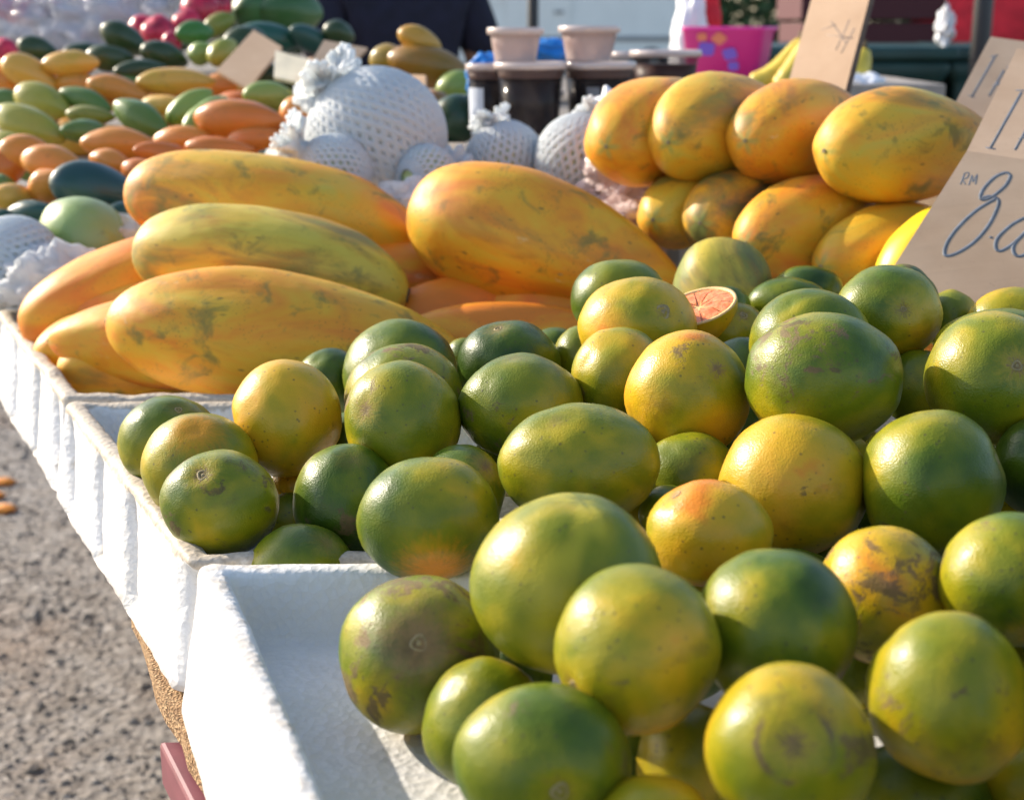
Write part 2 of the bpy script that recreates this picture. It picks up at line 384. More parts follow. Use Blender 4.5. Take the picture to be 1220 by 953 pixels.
# ------------------------------------------------------------------ oranges
def frame_z(z):
    z = z.normalized(); x = Vector((0, 0, 1)).cross(z)
    if x.length < .1: x = Vector((1, 0, 0)).cross(z)
    x.normalize(); y = z.cross(x)
    return Matrix((x, y, z)).transposed()
def make_orange(c, a, b, cz, pole, col, label, scar=0, alpha=1.0, group='green oranges heaped in the white foam boxes', hi=True, spin=0):
    D, Fc = SPH_HI if hi else SPH_LO
    Q = frame_z(pole) @ Matrix.Rotation(spin, 3, 'Z'); Qt = Q.transposed(); sd = Vector((c.x * 91, c.y * 77, c.z * 53))
    V = []
    for s in D:
        n = Q @ s; w = AX * (n.dot(AX) * a) + AU * (n.dot(AU) * b) + AB * (n.dot(AB) * cz)
        k = 1 + .050 * noise.noise(s * 1.25 + sd) + .012 * noise.noise(s * 2.6 - sd) + .008 * noise.noise(s * 4 + sd)
        ang = math.acos(max(-1, min(1, s.z)))
        k -= .055 * math.exp(-(ang / .20) ** 2) * (1 if scar else .6); k += .010 * math.exp(-((ang - .42) / .16) ** 2)
        ang2 = math.pi - ang; k -= .03 * math.exp(-(ang2 / .16) ** 2)
        V.append(Qt @ (w * k))
    o = mesh_obj('orange', V, Fc, M['orange']); o.matrix_world = Matrix.Translation(c) @ Q.to_4x4()
    o.color = (col[0], col[1], col[2], alpha)
    tag(o, label, 'orange', group)
    if scar:
        top = V[0].z; r = .0030 * scar
        Vs, Fs = [], []
        prof = [(r * 1.4, -.0006), (r * 1.25, .0004), (r, .0007), (r * .75, .0), (r * .4, .0), (r * .2, .0005), (0.0001, .0006)]
        n = 14
        for i, (rr, z) in enumerate(prof):
            for k in range(n):
                q = 2 * math.pi * k / n; kk = 1 + .12 * math.sin(3 * q + c.x * 40); Vs.append((rr * kk * math.cos(q), rr * kk * math.sin(q), top + z))
        for j in range(len(prof) - 1):
            for k in range(n): Fs.append((j * n + k, j * n + (k + 1) % n, (j + 1) * n + (k + 1) % n, (j + 1) * n + k))
        mesh_obj('stem_scar', Vs, Fs, M['scar'], o)
    return o
# (cx, cy, w, h, depth, yellowness, scab, polemark, pole px or None, scar, label, [alpha])
OR = [
 (342,499,125,138,1.12,.62,.15,.3,(281,506),1,'yellow orange with a greenish top, tallest one at the left end of the heap'),
 (202,526,116,110,1.16,.22,.35,.3,(222,487),.8,'dark green orange in the far left corner of the middle foam box'),
 (239,558,134,132,1.09,.45,.35,.8,(245,512),0,'green orange with an orange-yellow blush, second of the three along the left box wall',.8),
 (262,599,138,122,1.035,.34,.75,1,(250.6,563),1.2,'green orange with a yellow-ringed stem scar, near left corner of the middle box'),
 (358,688,130,124,1.00,.12,.1,.4,(395,645),0,'dark green orange sunk low behind the wall between the two near foam boxes'),
 (412,597,122,134,1.06,.2,.75,.3,(425,545),0,'dull dark green orange with blackish spots beside the yellowish dimpled one'),
 (352,584,60,60,1.15,.62,.5,0,None,0,'small brownish yellow orange deep in the gap below the tall yellow orange at left'),
 (345,628,78,80,1.12,.3,.8,0,None,0,'olive orange half hidden behind the one with the yellow stem ring'),
 (394,458,84,86,1.24,.1,.1,0,None,0,'plain mid green orange peeping out behind the tall yellow one at left'),
 (477,447,135,130,1.22,.3,.4,0,None,0,'green orange topmost and rearmost of the three leaning on each other in a row'),
 (481,472,138,126,1.15,.42,.8,0,None,0,'brownish yellow-green orange squeezed in the middle of the row of three'),
 (480,501,136,143,1.07,.42,.55,.9,(441,487),0,'yellow-green orange with a brown sunken dimple facing left, front of the row of three'),
 (418,522,60,64,1.17,.15,.3,0,None,0,'small dark grey-green orange in the gap left of the dimpled yellow-green one'),
 (606,436,122,106,1.2,.14,.5,.4,(592,393),.9,'dark green shiny orange at the back, right under the big central papaya'),
 (621,485,144,122,1.08,.18,.5,.3,(610,428),0,'dark green orange with a brownish crown, in front of the shiny dark one'),
 (738,448,112,114,1.09,.52,.45,0,None,0,'olive yellow orange wedged under the yellow one with a round stem scar'),
 (760,392,136,124,1.17,.60,.35,.6,(786,375),1.7,'yellow orange showing a round pale stem scar, on the ridge of the heap'),
 (737,356,113,94,1.27,.08,.1,0,None,0,'dark green glossy orange on the ridge just left of the cut orange half'),
 (820,470,146,147,1.01,.68,.45,1,(847,440),0,'bright yellow orange with a brown star-shaped scab near the middle of the heap'),
 (690,553,188,142,.93,.33,.15,.3,(655,505),0,'wide clean green orange with a broad soft shine, in the middle of the picture'),
 (511,618,166,147,.925,.24,.1,1,(523,672),0,'green orange with an orange patch low on its side, over the wall between boxes',.8),
 (550,588,100,116,1.02,.28,.6,.9,(578,551),0,'green orange with a brown scab, tucked behind the one with the orange patch'),
 (676,696,224,208,.72,.36,.05,.1,(692,596),0,'largest green orange, with yellow stripes running down from its top',.3),
 (759,773,191,193,.675,.43,.5,.9,(680,812),.9,'smooth yellow-green orange with two brown nicks, in front of the striped one'),
 (500,780,186,184,.80,.28,1.0,1,(505,751),1.3,'green orange stained brown around its stem scar, lying on the white foam floor',.45),
 (577,862,146,152,.745,.34,.35,0,None,0,'smaller green orange behind the one at the bottom edge with a tiny stem scar'),
 (646,905,209,176,.66,.22,.6,.5,(667,918),1.1,'green orange with grey-brown smudges and a tiny stem scar, at the bottom edge'),
 (845,636,144,124,.85,.74,.15,.5,(800,590),.8,'small orange-yellow orange, smoothest and most orange of the front ones'),
 (945,579,174,168,.92,.60,.3,.8,(1022,590),0,'large yellow orange with a dark rotten pit on its right side'),
 (1110,574,163,170,.90,.30,.35,.8,(1182,545),1,'round green orange right of the large yellow one with the pit'),
 (981,453,181,157,.98,.33,.85,0,None,0,'large green orange with a grey-brown scab on its face, high right of the heap'),
 (965,408,140,126,1.10,.40,.3,0,None,0,'yellow-green orange directly behind the large scabbed green one'),
 (1058,373,122,112,1.13,.38,.35,.7,(1062,372),.6,'light green orange on the ridge right below the front price card corner'),
 (1072,362,86,90,1.24,.2,.5,0,None,0,'green orange with only its upper rim showing, behind the light green ridge orange'),
 (1184,451,158,155,.97,.34,.2,1,(1186,437),1,'green orange with a brown star mark facing the viewer, at the right edge'),
 (1190,413,150,90,1.09,.34,.9,0,None,0,'olive orange with a brown rim behind the one with the star mark'),
 (1205,385,104,82,1.2,.55,.2,0,None,0,'yellowish orange at the far right just below the price card'),
 (1132,382,64,72,1.24,.4,.2,0,None,0,'small light green orange touching the bottom of the price card'),
 (1096,462,92,88,1.12,.2,.2,0,None,0,'dark green orange in the gap left of the one with the star mark'),
 (1247,556,122,120,.94,.2,.2,0,None,0,'dark green orange cut off by the right edge halfway down'),
 (876,396,78,68,1.22,.44,.6,.8,(882,378),.9,'small speckled olive orange right of the cut orange half'),
 (938,361,94,60,1.32,.12,.1,0,None,0,'dark green orange low behind the ridge, left one of two by the papayas'),
 (962,347,84,60,1.40,.2,.2,0,None,0,'mid green orange rearmost behind the ridge, under the spotted papayas'),
 (868,366,52,48,1.30,.1,.1,0,None,0,'very dark green orange peeping out right behind the cut orange half'),
 (842,398,56,60,1.24,.3,.1,0,None,0,'green orange showing a small patch just below the cut orange half'),
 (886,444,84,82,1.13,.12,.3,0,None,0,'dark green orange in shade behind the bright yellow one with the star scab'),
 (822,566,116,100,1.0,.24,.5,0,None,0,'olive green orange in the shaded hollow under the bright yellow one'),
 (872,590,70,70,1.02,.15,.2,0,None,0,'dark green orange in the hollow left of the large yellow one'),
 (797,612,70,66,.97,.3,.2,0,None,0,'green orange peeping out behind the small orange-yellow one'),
 (1053,710,152,164,.775,.50,.9,0,None,0,'yellow-green orange with reddish brown scars across it, in the right of the front box'),
 (924,748,187,187,.71,.24,.35,1,(990,800),0,'large green orange with a yellow lower corner, left of the one with reddish scars'),
 (1205,690,163,154,.745,.24,.5,.9,(1215,745),1,'green orange cut off by the right edge, beside the one with reddish scars'),
 (1130,830,187,196,.655,.42,.55,.7,(1200,900),1,'large yellow-green orange with faint brown spots, lower right'),
 (941,890,196,194,.625,.38,.55,1,(928,863),0,'yellow-green orange with a circular brown ring mark on its face, near the bottom edge',.6),
 (1095,962,170,156,.70,.15,.1,0,None,0,'dark green orange at the bottom edge beneath the large spotted yellow-green one'),
 (1032,848,92,92,.84,.28,.1,0,None,0,'green orange seen only in the gap between the ring-marked and the spotted one'),
 (826,908,134,134,.72,.46,.3,0,None,0,'yellow-green orange in the hollow left of the ring-marked one'),
 (777,985,146,118,.64,.62,.4,0,None,0,'yellow orange at the bottom edge with only its top showing'),
 (1222,935,110,110,.70,.50,.2,0,None,0,'yellowish orange in the bottom right corner'),
 (660,420,66,58,1.31,.12,.2,0,None,0,'small dark green orange at the back, right of the shiny dark one'),
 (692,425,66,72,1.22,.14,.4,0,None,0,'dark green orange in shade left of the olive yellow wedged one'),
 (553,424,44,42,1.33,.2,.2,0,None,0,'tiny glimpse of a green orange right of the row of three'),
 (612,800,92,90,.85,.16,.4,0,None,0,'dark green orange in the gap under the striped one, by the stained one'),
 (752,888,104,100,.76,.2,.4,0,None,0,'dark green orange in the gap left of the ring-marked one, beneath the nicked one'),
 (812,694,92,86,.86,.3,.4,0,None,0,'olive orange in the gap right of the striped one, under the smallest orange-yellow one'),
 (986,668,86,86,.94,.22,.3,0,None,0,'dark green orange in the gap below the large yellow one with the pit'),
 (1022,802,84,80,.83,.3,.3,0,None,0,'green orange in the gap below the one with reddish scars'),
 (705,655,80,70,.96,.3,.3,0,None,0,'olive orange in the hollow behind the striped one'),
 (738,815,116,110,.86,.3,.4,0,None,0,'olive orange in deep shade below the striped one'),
]
P = [dict(t=t, d=t[4], d0=t[4]) for t in OR]
def pos(p): return at(p['t'][0], p['t'][1], p['d'])
def rad(p): return (p['t'][2] + p['t'][3]) / 4 * p['d'] / F
for it in range(160):
    for i in range(len(P)):
        for j in range(i + 1, len(P)):
            a, b = P[i], P[j]; dd = (pos(a) - pos(b)).length; ov = (rad(a) + rad(b)) * .965 - dd
            if ov > 0:
                s = ov * .22; f_, k_ = (a, b) if a['d0'] <= b['d0'] else (b, a)
                f_['d'] -= s * .8; k_['d'] += s * 1.0
    for p in P:
        p['d'] += (p['d0'] - p['d']) * .01
        p['d'] = min(max(p['d'], p['d0'] - .06), p['d0'] + .13)
mx_ov = 0
for i in range(len(P)):
    for j in range(i + 1, len(P)):
        ov = rad(P[i]) + rad(P[j]) - (pos(P[i]) - pos(P[j])).length
        if ov > .018: print('overlap', round(ov, 3), P[i]['t'][10][:30], '|', P[j]['t'][10][:30])
rng = random.Random(5)
for p in P:
    cx, cy, w, h, d0, yel, scab, pm, pp, scar, lab = p['t'][:11]; alpha = p['t'][11] if len(p['t']) > 11 else 1.0
    c = pos(p); a = w / 2 * p['d'] / F; b = h / 2 * p['d'] / F
    if pp:
        nx, ny = (pp[0] - cx) / (w / 2), -(pp[1] - cy) / (h / 2); l = math.hypot(nx, ny)
        if l > .97: nx, ny = nx / l * .97, ny / l * .97
        nz = math.sqrt(max(0, 1 - nx * nx - ny * ny)); pole = AX * nx + AU * ny + AB * nz
    else: pole = AX * rng.uniform(-1, 1) + AU * rng.uniform(-1, .2) - AB * rng.uniform(.3, 1)
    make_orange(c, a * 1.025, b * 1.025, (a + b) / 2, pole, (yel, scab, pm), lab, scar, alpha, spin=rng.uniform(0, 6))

# ------------------------------------------------------------------ foam boxes
RIM = CAM.z - .350; TB = CAM.z - .448; FLOOR = CAM.z - .389
def quad_loop(corners, rc, n_edge):
    """rounded quad: list of (point, normal outwards); corners counter-clockwise."""
    out = []; m = len(corners)
    for i in range(m):
        p = Vector(corners[i]).to_2d(); pn = Vector(corners[(i + 1) % m]).to_2d(); pp = Vector(corners[i - 1]).to_2d()
        e1 = (p - pp).normalized(); e2 = (pn - p).normalized()
        n1 = Vector((e1.y, -e1.x)); n2 = Vector((e2.y, -e2.x))
        half = math.acos(max(-1, min(1, e1.dot(e2)))) / 2; cut = rc * math.tan(half)
        ctr = p - e1 * cut - n1 * rc
        a1 = math.atan2(n1.y, n1.x); a2 = math.atan2(n2.y, n2.x)
        while a2 < a1: a2 += 2 * math.pi
        for k in range(9):
            a = a1 + (a2 - a1) * k / 8; nn = Vector((math.cos(a), math.sin(a))); out.append((ctr + nn * rc, nn))
        half2 = 0
        pnn = Vector(corners[(i + 2) % m]).to_2d(); e3 = (pnn - pn).normalized(); cut2 = rc * math.tan(math.acos(max(-1, min(1, e2.dot(e3)))) / 2)
        s = p + e2 * cut; e = pn - e2 * cut2
        for k in range(1, n_edge): out.append((s.lerp(e, k / n_edge) , n2))
    return out
def foam_box(corners, zb, zt, zf, label, m, th=.018, rc=.010, taper=-.016, chips=.0012, ribs=.006, rib_n=3, seed=0, group='white foam boxes of fruit on the stall', rib_edges=None):
    L = quad_loop(corners, rc, 70); n = len(L)
    arc = [0]
    for i in range(1, n): arc.append(arc[-1] + (L[i][0] - L[i - 1][0]).length)
    H = zt - zb
    prof = [(taper + .006, zb, 0, .1), (taper, zb + .004, 0, .3)]
    for k in range(1, 12): f = k / 12; prof.append((taper * (1 - f), zb + .004 + (H - .008) * f, 1, .05 + .2 * f * f))
    prof += [(0, zt - .005, 0, .9), (.0015, zt - .0015, 0, 1), (.005, zt, 0, 1), (th * .5, zt + .0005, 0, 1), (th - .005, zt, 0, .9), (th - .0012, zt - .002, 0, .7), (th, zt - .006, 0, .4)]
    for k in range(1, 6): prof.append((th + .005 * k / 6, zt - .006 + (zf + .010 - zt + .006) * k / 6, 0, .02))
    prof += [(th + .007, zf + .004, 0, .02), (th + .013, zf, 0, 0)]
    V, Fc, W = [], [], []
    cen = sum((p for p, _ in L), Vector((0, 0))) / n
    sd = Vector((seed * 7.3, seed * 1.7, 0))
    CN = [Vector(c).to_2d() for c in corners]
    def inset(o):
        out = []
        for i in range(len(CN)):
            e1 = (CN[i] - CN[i - 1]).normalized(); e2 = (CN[(i + 1) % len(CN)] - CN[i]).normalized()
            n1 = Vector((e1.y, -e1.x)); n2 = Vector((e2.y, -e2.x)); out.append(CN[i] - (n1 + n2) / (1 + n1.dot(n2)) * o)
        return out
    for o_, z, rb, wr in prof:
        LO = quad_loop(inset(o_), max(rc - o_, .005), 70)
        for i, (q, nn) in enumerate(LO):
            dz = 0
            w3 = Vector((q.x * 55, q.y * 55, z * 55)) + sd
            off = noise.noise(w3) * chips + noise.noise(w3 * .25) * chips * 1.6
            if wr >= .7:
                rg = noise.noise(Vector((arc[i] * 26, seed * 3, o_ * 30))); big = noise.noise(Vector((arc[i] * 9, seed * 5, 1)))
                dz = -max(0, rg) * chips * 3.2 - max(0, big - .15) * chips * 4 + noise.noise(w3 * 2) * chips * .6
            if rb and ribs:
                u = arc[i] / .14; slant = (z - zb) * 3.2; u += .35 * noise.noise(Vector((arc[i] * 5, seed, 0))); fr = (u + slant) % 1.0
                gr = math.exp(-((fr - .5) / .075) ** 2); vv = (z - zb) / H
                gr *= 1 / (1 + math.exp((vv - .84) * 28)); off -= gr * ribs * 1.5
                step = 1 / (1 + math.exp(-(fr - .5) * 60)) * .35; off -= step * ribs * (1 - fr) * 1.2
            q2 = q + nn * off
            V.append((q2.x, q2.y, z + dz)); W.append(max(wr, (gr * .75 if rb and ribs else 0)))
    for j in range(len(prof) - 1):
        for i in range(n): Fc.append((j * n + i, j * n + (i + 1) % n, (j + 1) * n + (i + 1) % n, (j + 1) * n + i))
    # floor rings and underside rings
    last = (len(prof) - 1) * n
    for t in (.25, .5, .75, .999):
        b0 = len(V)
        for i in range(n):
            v = Vector(V[last + i]).to_2d().lerp(cen, t); V.append((v.x, v.y, zf + noise.noise(Vector((v.x * 30, v.y * 30, seed))) * .0015)); W.append(0)
        prevb = last if t == .25 else b0 - n
        for i in range(n): Fc.append((prevb + i, prevb + (i + 1) % n, b0 + (i + 1) % n, b0 + i))
    b0 = len(V); V.append((cen.x, cen.y, zb)); W.append(0)
    for i in range(n): Fc.append(((i + 1) % n, i, b0))
    org = Vector((cen.x, cen.y, zb)); V = [Vector(v) - org for v in V]
    o = mesh_obj('foam_box', V, Fc, m, loc=org)
    at_ = o.data.attributes.new('wear', 'FLOAT', 'POINT'); at_.data.foreach_set('value', W)
    return tag(o, label, 'foam box', group)
def xy(v): return (v[0], v[1])
# corner positions counter-clockwise seen from above
FRONT = [(-.210, .884), (-.018, .345), (.80, .345), (.62, .884)]
MID = [(-.4345, 1.330), (-.2205, .909), (.62, .909), (.42, 1.322)]
PAP = [(-.660, 1.785), (-.4385, 1.344), (.25, 1.338), (.06, 1.79)]
PAP2 = [(.075, 1.79), (.265, 1.338), (.98, 1.338), (.84, 1.79)]
foam_box(FRONT, TB, RIM + .007, FLOOR, 'cleaner white foam box in front, its bare floor showing at the near left', M['foam'], seed=1, ribs=.003, chips=.0008)
foam_box(MID, TB, RIM, FLOOR - .004, 'dirty-rimmed white foam box of oranges behind the nearest box', M['foam_dirty'], seed=2, chips=.0015, ribs=.013)
foam_box(PAP, TB, RIM, FLOOR, 'grimy white foam box holding the big papayas at the left edge', M['foam_dirty'], seed=3, chips=.0015, ribs=.013)
foam_box(PAP2, TB, RIM, FLOOR, 'white foam box under the stacked spotted papayas on the right', M['foam_dirty'], seed=4, chips=.002)

# ------------------------------------------------------------------ filler oranges under the heap
def inpoly(x, y, q, inset):
    for i in range(len(q)):
        ax, ay = q[i]; bx, by = q[(i + 1) % len(q)]; l = math.hypot(bx - ax, by - ay)
        if ((bx - ax) * (y - ay) - (by - ay) * (x - ax)) / l < inset: return False
    return True
def project(v):
    r = v - CAM; d = -r.dot(AB); return 610 + F * r.dot(AX) / d, 476.5 - F * r.dot(AU) / d, d
placed = [(pos(p), rad(p)) for p in P]
disc = [(p['t'][0], p['t'][1], p['t'][2] / 2, p['t'][3] / 2, p['d']) for p in P]
def hidden(c, r):
    px, py, d = project(c); R_ = r * F / d; bad = 0; tot = 0
    for rr in (.0, .5, .95):
        for k in range(12 if rr else 1):
            x = px + R_ * rr * math.cos(k * .5236); y = py + R_ * rr * math.sin(k * .5236)
            if x > 1220 or y > 953 or x < 0: continue
            tot += 1
            if not any(((x - a) / w) ** 2 + ((y - b) / h) ** 2 < .97 and dd < d - .03 for a, b, w, h, dd in disc): bad += 1
    return bad <= (0 if tot == 0 else 0.1 * tot)
fr = random.Random(9); nf = 0
for q, fl, top in ((FRONT, FLOOR, 1.09), (MID, FLOOR - .004, 1.06)):
    z = fl + .041
    for layer in range(4):
        for tr in range(700):
            x = fr.uniform(-.5, .85); y = fr.uniform(.35, 1.35); r = fr.uniform(.032, .041)
            zz = fl + r + layer * .045 + fr.uniform(0, .02)
            if zz > top: continue
            if not inpoly(x, y, q, .030 + r if zz < RIM + .02 else .01 + r * .7): continue
            c = Vector((x, y, zz))
            # only as support: nothing in the open part of the front box
            if any((c - pc).length < (r + pr) * .93 for pc, pr in placed): continue
            if not hidden(c, r): continue
            px, py, d = project(c)
            if px < 330 and py < 640: continue
            if not any(((px - a) / w) ** 2 + ((py - b) / h) ** 2 < 1.2 and dd < d - .02 for a, b, w, h, dd in disc) and not (px > 1180 or py > 930): continue
            placed.append((c, r)); nf += 1
            o = make_orange(c, r, r * .94, r, Vector((fr.uniform(-1, 1), fr.uniform(-1, 1), fr.uniform(-1, 1))), (fr.choice([.15, .25, .35, .5]), fr.uniform(.1, .7), .4),
                            'green orange buried under others, filling the heap in the foam boxes', 0, 1.0, hi=False, spin=fr.uniform(0, 6))
print('fillers', nf)

# ------------------------------------------------------------------ cut orange half
def cut_orange(c, r, nrm, label):
    Q = frame_z(nrm); D, Fc0 = uv_dirs(32, 24)
    V, Fc = [], []
    n = 36; prof = [(r * math.cos(a), -r * math.sin(a)) for a in [math.pi / 2 * k / 10 for k in range(11)]]
    o = empty('cut_orange', c, label, 'cut orange'); o.rotation_mode = 'QUATERNION'; o.rotation_quaternion = Q.to_quaternion()
    lathe('peel', prof[:-1] + [(.0001, -r)], M['orange'], o, n=n).color = (.62, .1, 0, 1)
    lathe('pith', [(r, 0), (r * .995, .0012), (r * .93, .0012), (r * .91, -.001)], M['pith'], o, n=n)
    V, Fc = [], []
    for s in range(10):
        a0 = 2 * math.pi * s / 10 + .02; a1 = 2 * math.pi * (s + 1) / 10 - .02; b0 = len(V)
        V.append((.003 * math.cos((a0 + a1) / 2), .003 * math.sin((a0 + a1) / 2), .0005))
        for k in range(7):
            a = a0 + (a1 - a0) * k / 6; V.append((r * .91 * math.cos(a), r * .91 * math.sin(a), .0)); 
        for k in range(7):
            a = a0 + (a1 - a0) * k / 6; V.append((r * .55 * math.cos(a), r * .55 * math.sin(a), .003))
        for k in range(6): Fc += [(b0 + 1 + k, b0 + 2 + k, b0 + 9 + k, b0 + 8 + k), (b0, b0 + 8 + k, b0 + 9 + k)]
    mesh_obj('flesh', V, Fc, M['flesh'], o)
    mesh_obj('membrane', [(r * .93 * math.cos(2 * math.pi * k / n), r * .93 * math.sin(2 * math.pi * k / n), -.0008) for k in range(n)], [tuple(range(n))], M['pith'], o, smooth=False)
    return o
cut_orange(at(832, 366, 1.205), .0335, AX * -.30 + AU * .80 + AB * .42, 'cut orange half with bare orange flesh, among green oranges on the ridge')

# ------------------------------------------------------------------ papayas and other long fruit
def spindle(name, a, b, diam, m, col, label, cat, group, p=.85, q=.62, lobes=.022, wob=.035, nu=48, nv=44, flat=1.0, tip=1, scar=True, alpha=1.0, bend=0):
    """a: blossom end, b: stem end (world points)."""
    ax = a - b; L = ax.length; z = ax.normalized(); Q = frame_z(z); c = (a + b) / 2
    sd = Vector((c.x * 31, c.y * 17, c.z * 29)); V, Fc = [], []
    for j in range(nv + 1):
        t = j / nv; t = .5 - .5 * math.cos(math.pi * t)      # 0 at a
        r = diam / 2 * max(0.0, math.sin(math.pi * t ** p)) ** q
        if tip and t > .8: r *= 1 - .10 * ((t - .8) / .2)
        for k in range(nu):
            an = 2 * math.pi * k / nu
            d = Vector((math.cos(an), math.sin(an), (t - .5) * 2))
            rr = r * (1 + lobes * math.cos(5 * an + c.x * 9) + wob * 2 * noise.noise(d * 1.1 + sd) + wob * .5 * noise.noise(d * 3 + sd))
            V.append(Vector((rr * math.cos(an), rr * math.sin(an) * flat, L * (.5 - t))) + Vector((bend * L * math.sin(math.pi * t), 0, 0)))
    for j in range(nv):
        for k in range(nu): Fc.append((j * nu + k, (j + 1) * nu + k, (j + 1) * nu + (k + 1) % nu, j * nu + (k + 1) % nu))
    Fc.append(tuple(range(nu))); Fc.append(tuple(reversed(range(nv * nu, nv * nu + nu))))
    o = mesh_obj(name, V, Fc, m); o.matrix_world = Matrix.Translation(c) @ Q.to_4x4(); o.color = (*col, alpha)
    tag(o, label, cat, group)
    if scar:
        for sgn, nm, rs, mm in ((1, 'blossom_scar', .0024, M['scar']), (-1, 'stem_end', .008, M['scar_dark'])):
            Vs, Fs = [], []; n = 10
            for rr, zz in ((rs * 1.2, -.003), (rs, .0015), (rs * .5, .001), (.0001, .0)):
                for k in range(n): Vs.append((rr * math.cos(6.283 * k / n), rr * math.sin(6.283 * k / n), sgn * (L / 2 + zz)))
            for j in range(3):
                for k in range(n): Fs.append((j * n + k, j * n + (k + 1) % n, (j + 1) * n + (k + 1) % n, (j + 1) * n + k))
            mesh_obj(nm, Vs, Fs, mm, o)
    return o
GP = 'papayas piled in the foam boxes'
def papaya(ax, ay, ad, bx, by, bd, wpx, col, label, p=.8, q=.6, **k):
    a = at(ax, ay, ad); b = at(bx, by, bd); w = wpx * ((ad + bd) / 2) / F
    return spindle('papaya', a, b, w, M['papaya'], col, label, 'papaya', k.pop('group', GP), p=p, q=q, **k)
# colour = (green, spots, red)
papaya(127,382,1.47, 570,436,1.50,164,(.40,.95,.45),'longest orange-yellow papaya, lying across the front of the left pile by the oranges',p=.82,q=.55)
papaya(160,294,1.60, 486,352,1.60,150,(.72,.7,.1),'green-streaked yellow papaya in the middle of the left pile of three',p=1.0,q=.39)
papaya(150,226,1.74, 500,288,1.74,144,(.55,.85,.45),'yellow papaya with a grey-green back, topmost and rearmost of the left pile',p=1.0,q=.38)
papaya(490,245,1.66, 812,336,1.60,162,(.38,.8,.5),'biggest plain orange-yellow papaya, lying alone in the centre',p=.70,q=.58)
papaya(24,394,1.66, 330,304,1.72,134,(.05,.3,.7),'smooth orange papaya at the left rim, upper one of three small ends',p=.8,q=.52)
papaya(40,428,1.60, 280,370,1.66,92,(.0,.05,.4),'small clean yellow papaya at the left rim, middle one of three small ends',p=.8,q=.52)
papaya(68,446,1.53, 330,410,1.60,104,(.45,.8,.35),'small yellow papaya with green scratches at the left rim, lowest of three small ends',p=.8,q=.52)
papaya(440,400,1.62, 650,340,1.66,84,(.0,.1,.95),'reddish orange papaya lying under the central one, upper of the two below it')
papaya(470,402,1.53, 745,395,1.56,80,(.0,.1,.8),'reddish orange papaya lying under the central one, lower of the two below it')
papaya(470,300,1.86, 560,330,1.86,60,(.2,.4,.7),'shaded orange papaya in the gap between the left pile and the central papaya')
# right pile, ends towards the viewer
papaya(722,175,1.63, 838,132,1.86,124,(.45,.7,.5),'leftmost papaya of the upper row of four, orange with dark slits',p=.78,q=.56,group='spotted papayas stacked on the right')
papaya(796,170,1.60, 915,132,1.83,128,(.6,.7,.35),'second papaya of the upper row of four, yellow with green smears',p=.78,q=.56,group='spotted papayas stacked on the right')
papaya(888,168,1.57, 1022,148,1.78,124,(.5,.7,.5),'third papaya of the upper row of four, orange with a pale star-shaped tip',p=.78,q=.56,group='spotted papayas stacked on the right')
papaya(982,180,1.50, 1180,168,1.62,134,(.6,.85,.35),'rightmost and longest papaya of the upper row, blotched with green bruises',p=.78,q=.56,group='spotted papayas stacked on the right')
papaya(778,262,1.62, 870,232,1.82,92,(.75,.6,.3),'leftmost papaya of the lower row, small and yellowish',p=.8,q=.58,group='spotted papayas stacked on the right')
papaya(834,266,1.58, 935,238,1.78,108,(1.0,.6,.5),'papaya of the lower row with a dark green tip, second from its left',p=.8,q=.58,group='spotted papayas stacked on the right')
papaya(888,290,1.52, 1065,248,1.70,124,(.55,.9,.6),'dark-speckled orange papaya, third of the lower row',p=.8,q=.58,group='spotted papayas stacked on the right')
papaya(978,318,1.50, 1150,275,1.62,108,(.2,.5,.35),'plain yellow papaya at the right end of the lower row',p=.8,q=.58,group='spotted papayas stacked on the right')
papaya(842,300,1.47, 880,392,1.40,120,(.95,.3,.0),'pale green papaya with a dark green crown, standing in front of the stacked papayas',p=.95,q=.5,group='spotted papayas stacked on the right')
# supporting papayas at the bottom of both boxes
for i, (x0, y0, x1, y1, z_, dm) in enumerate([(-.50,1.50,-.10,1.48,.972,.11),(-.55,1.62,-.12,1.62,.972,.11),(-.05,1.62,.15,1.60,.97,.11),(-.30,1.70,.0,1.71,1.0,.10),
        (.35,1.48,.72,1.52,.97,.11),(.33,1.62,.70,1.65,.97,.11),(.25,1.72,.60,1.73,.99,.10)]):
    spindle('papaya', Vector((x0, y0, z_)), Vector((x1, y1, z_)), dm, M['papaya'], (.2, .3, .7), 'orange papaya at the bottom of its box, buried under the others', 'papaya', GP)
mel = spindle('melon', at(1050, 345, 1.44), at(1195, 262, 1.49), .098, M['yellow_melon'], (1, 1, 1), 'smooth bright yellow melon half hidden behind the big price card', 'melon', None, p=1, q=.5, lobes=0, scar=False)

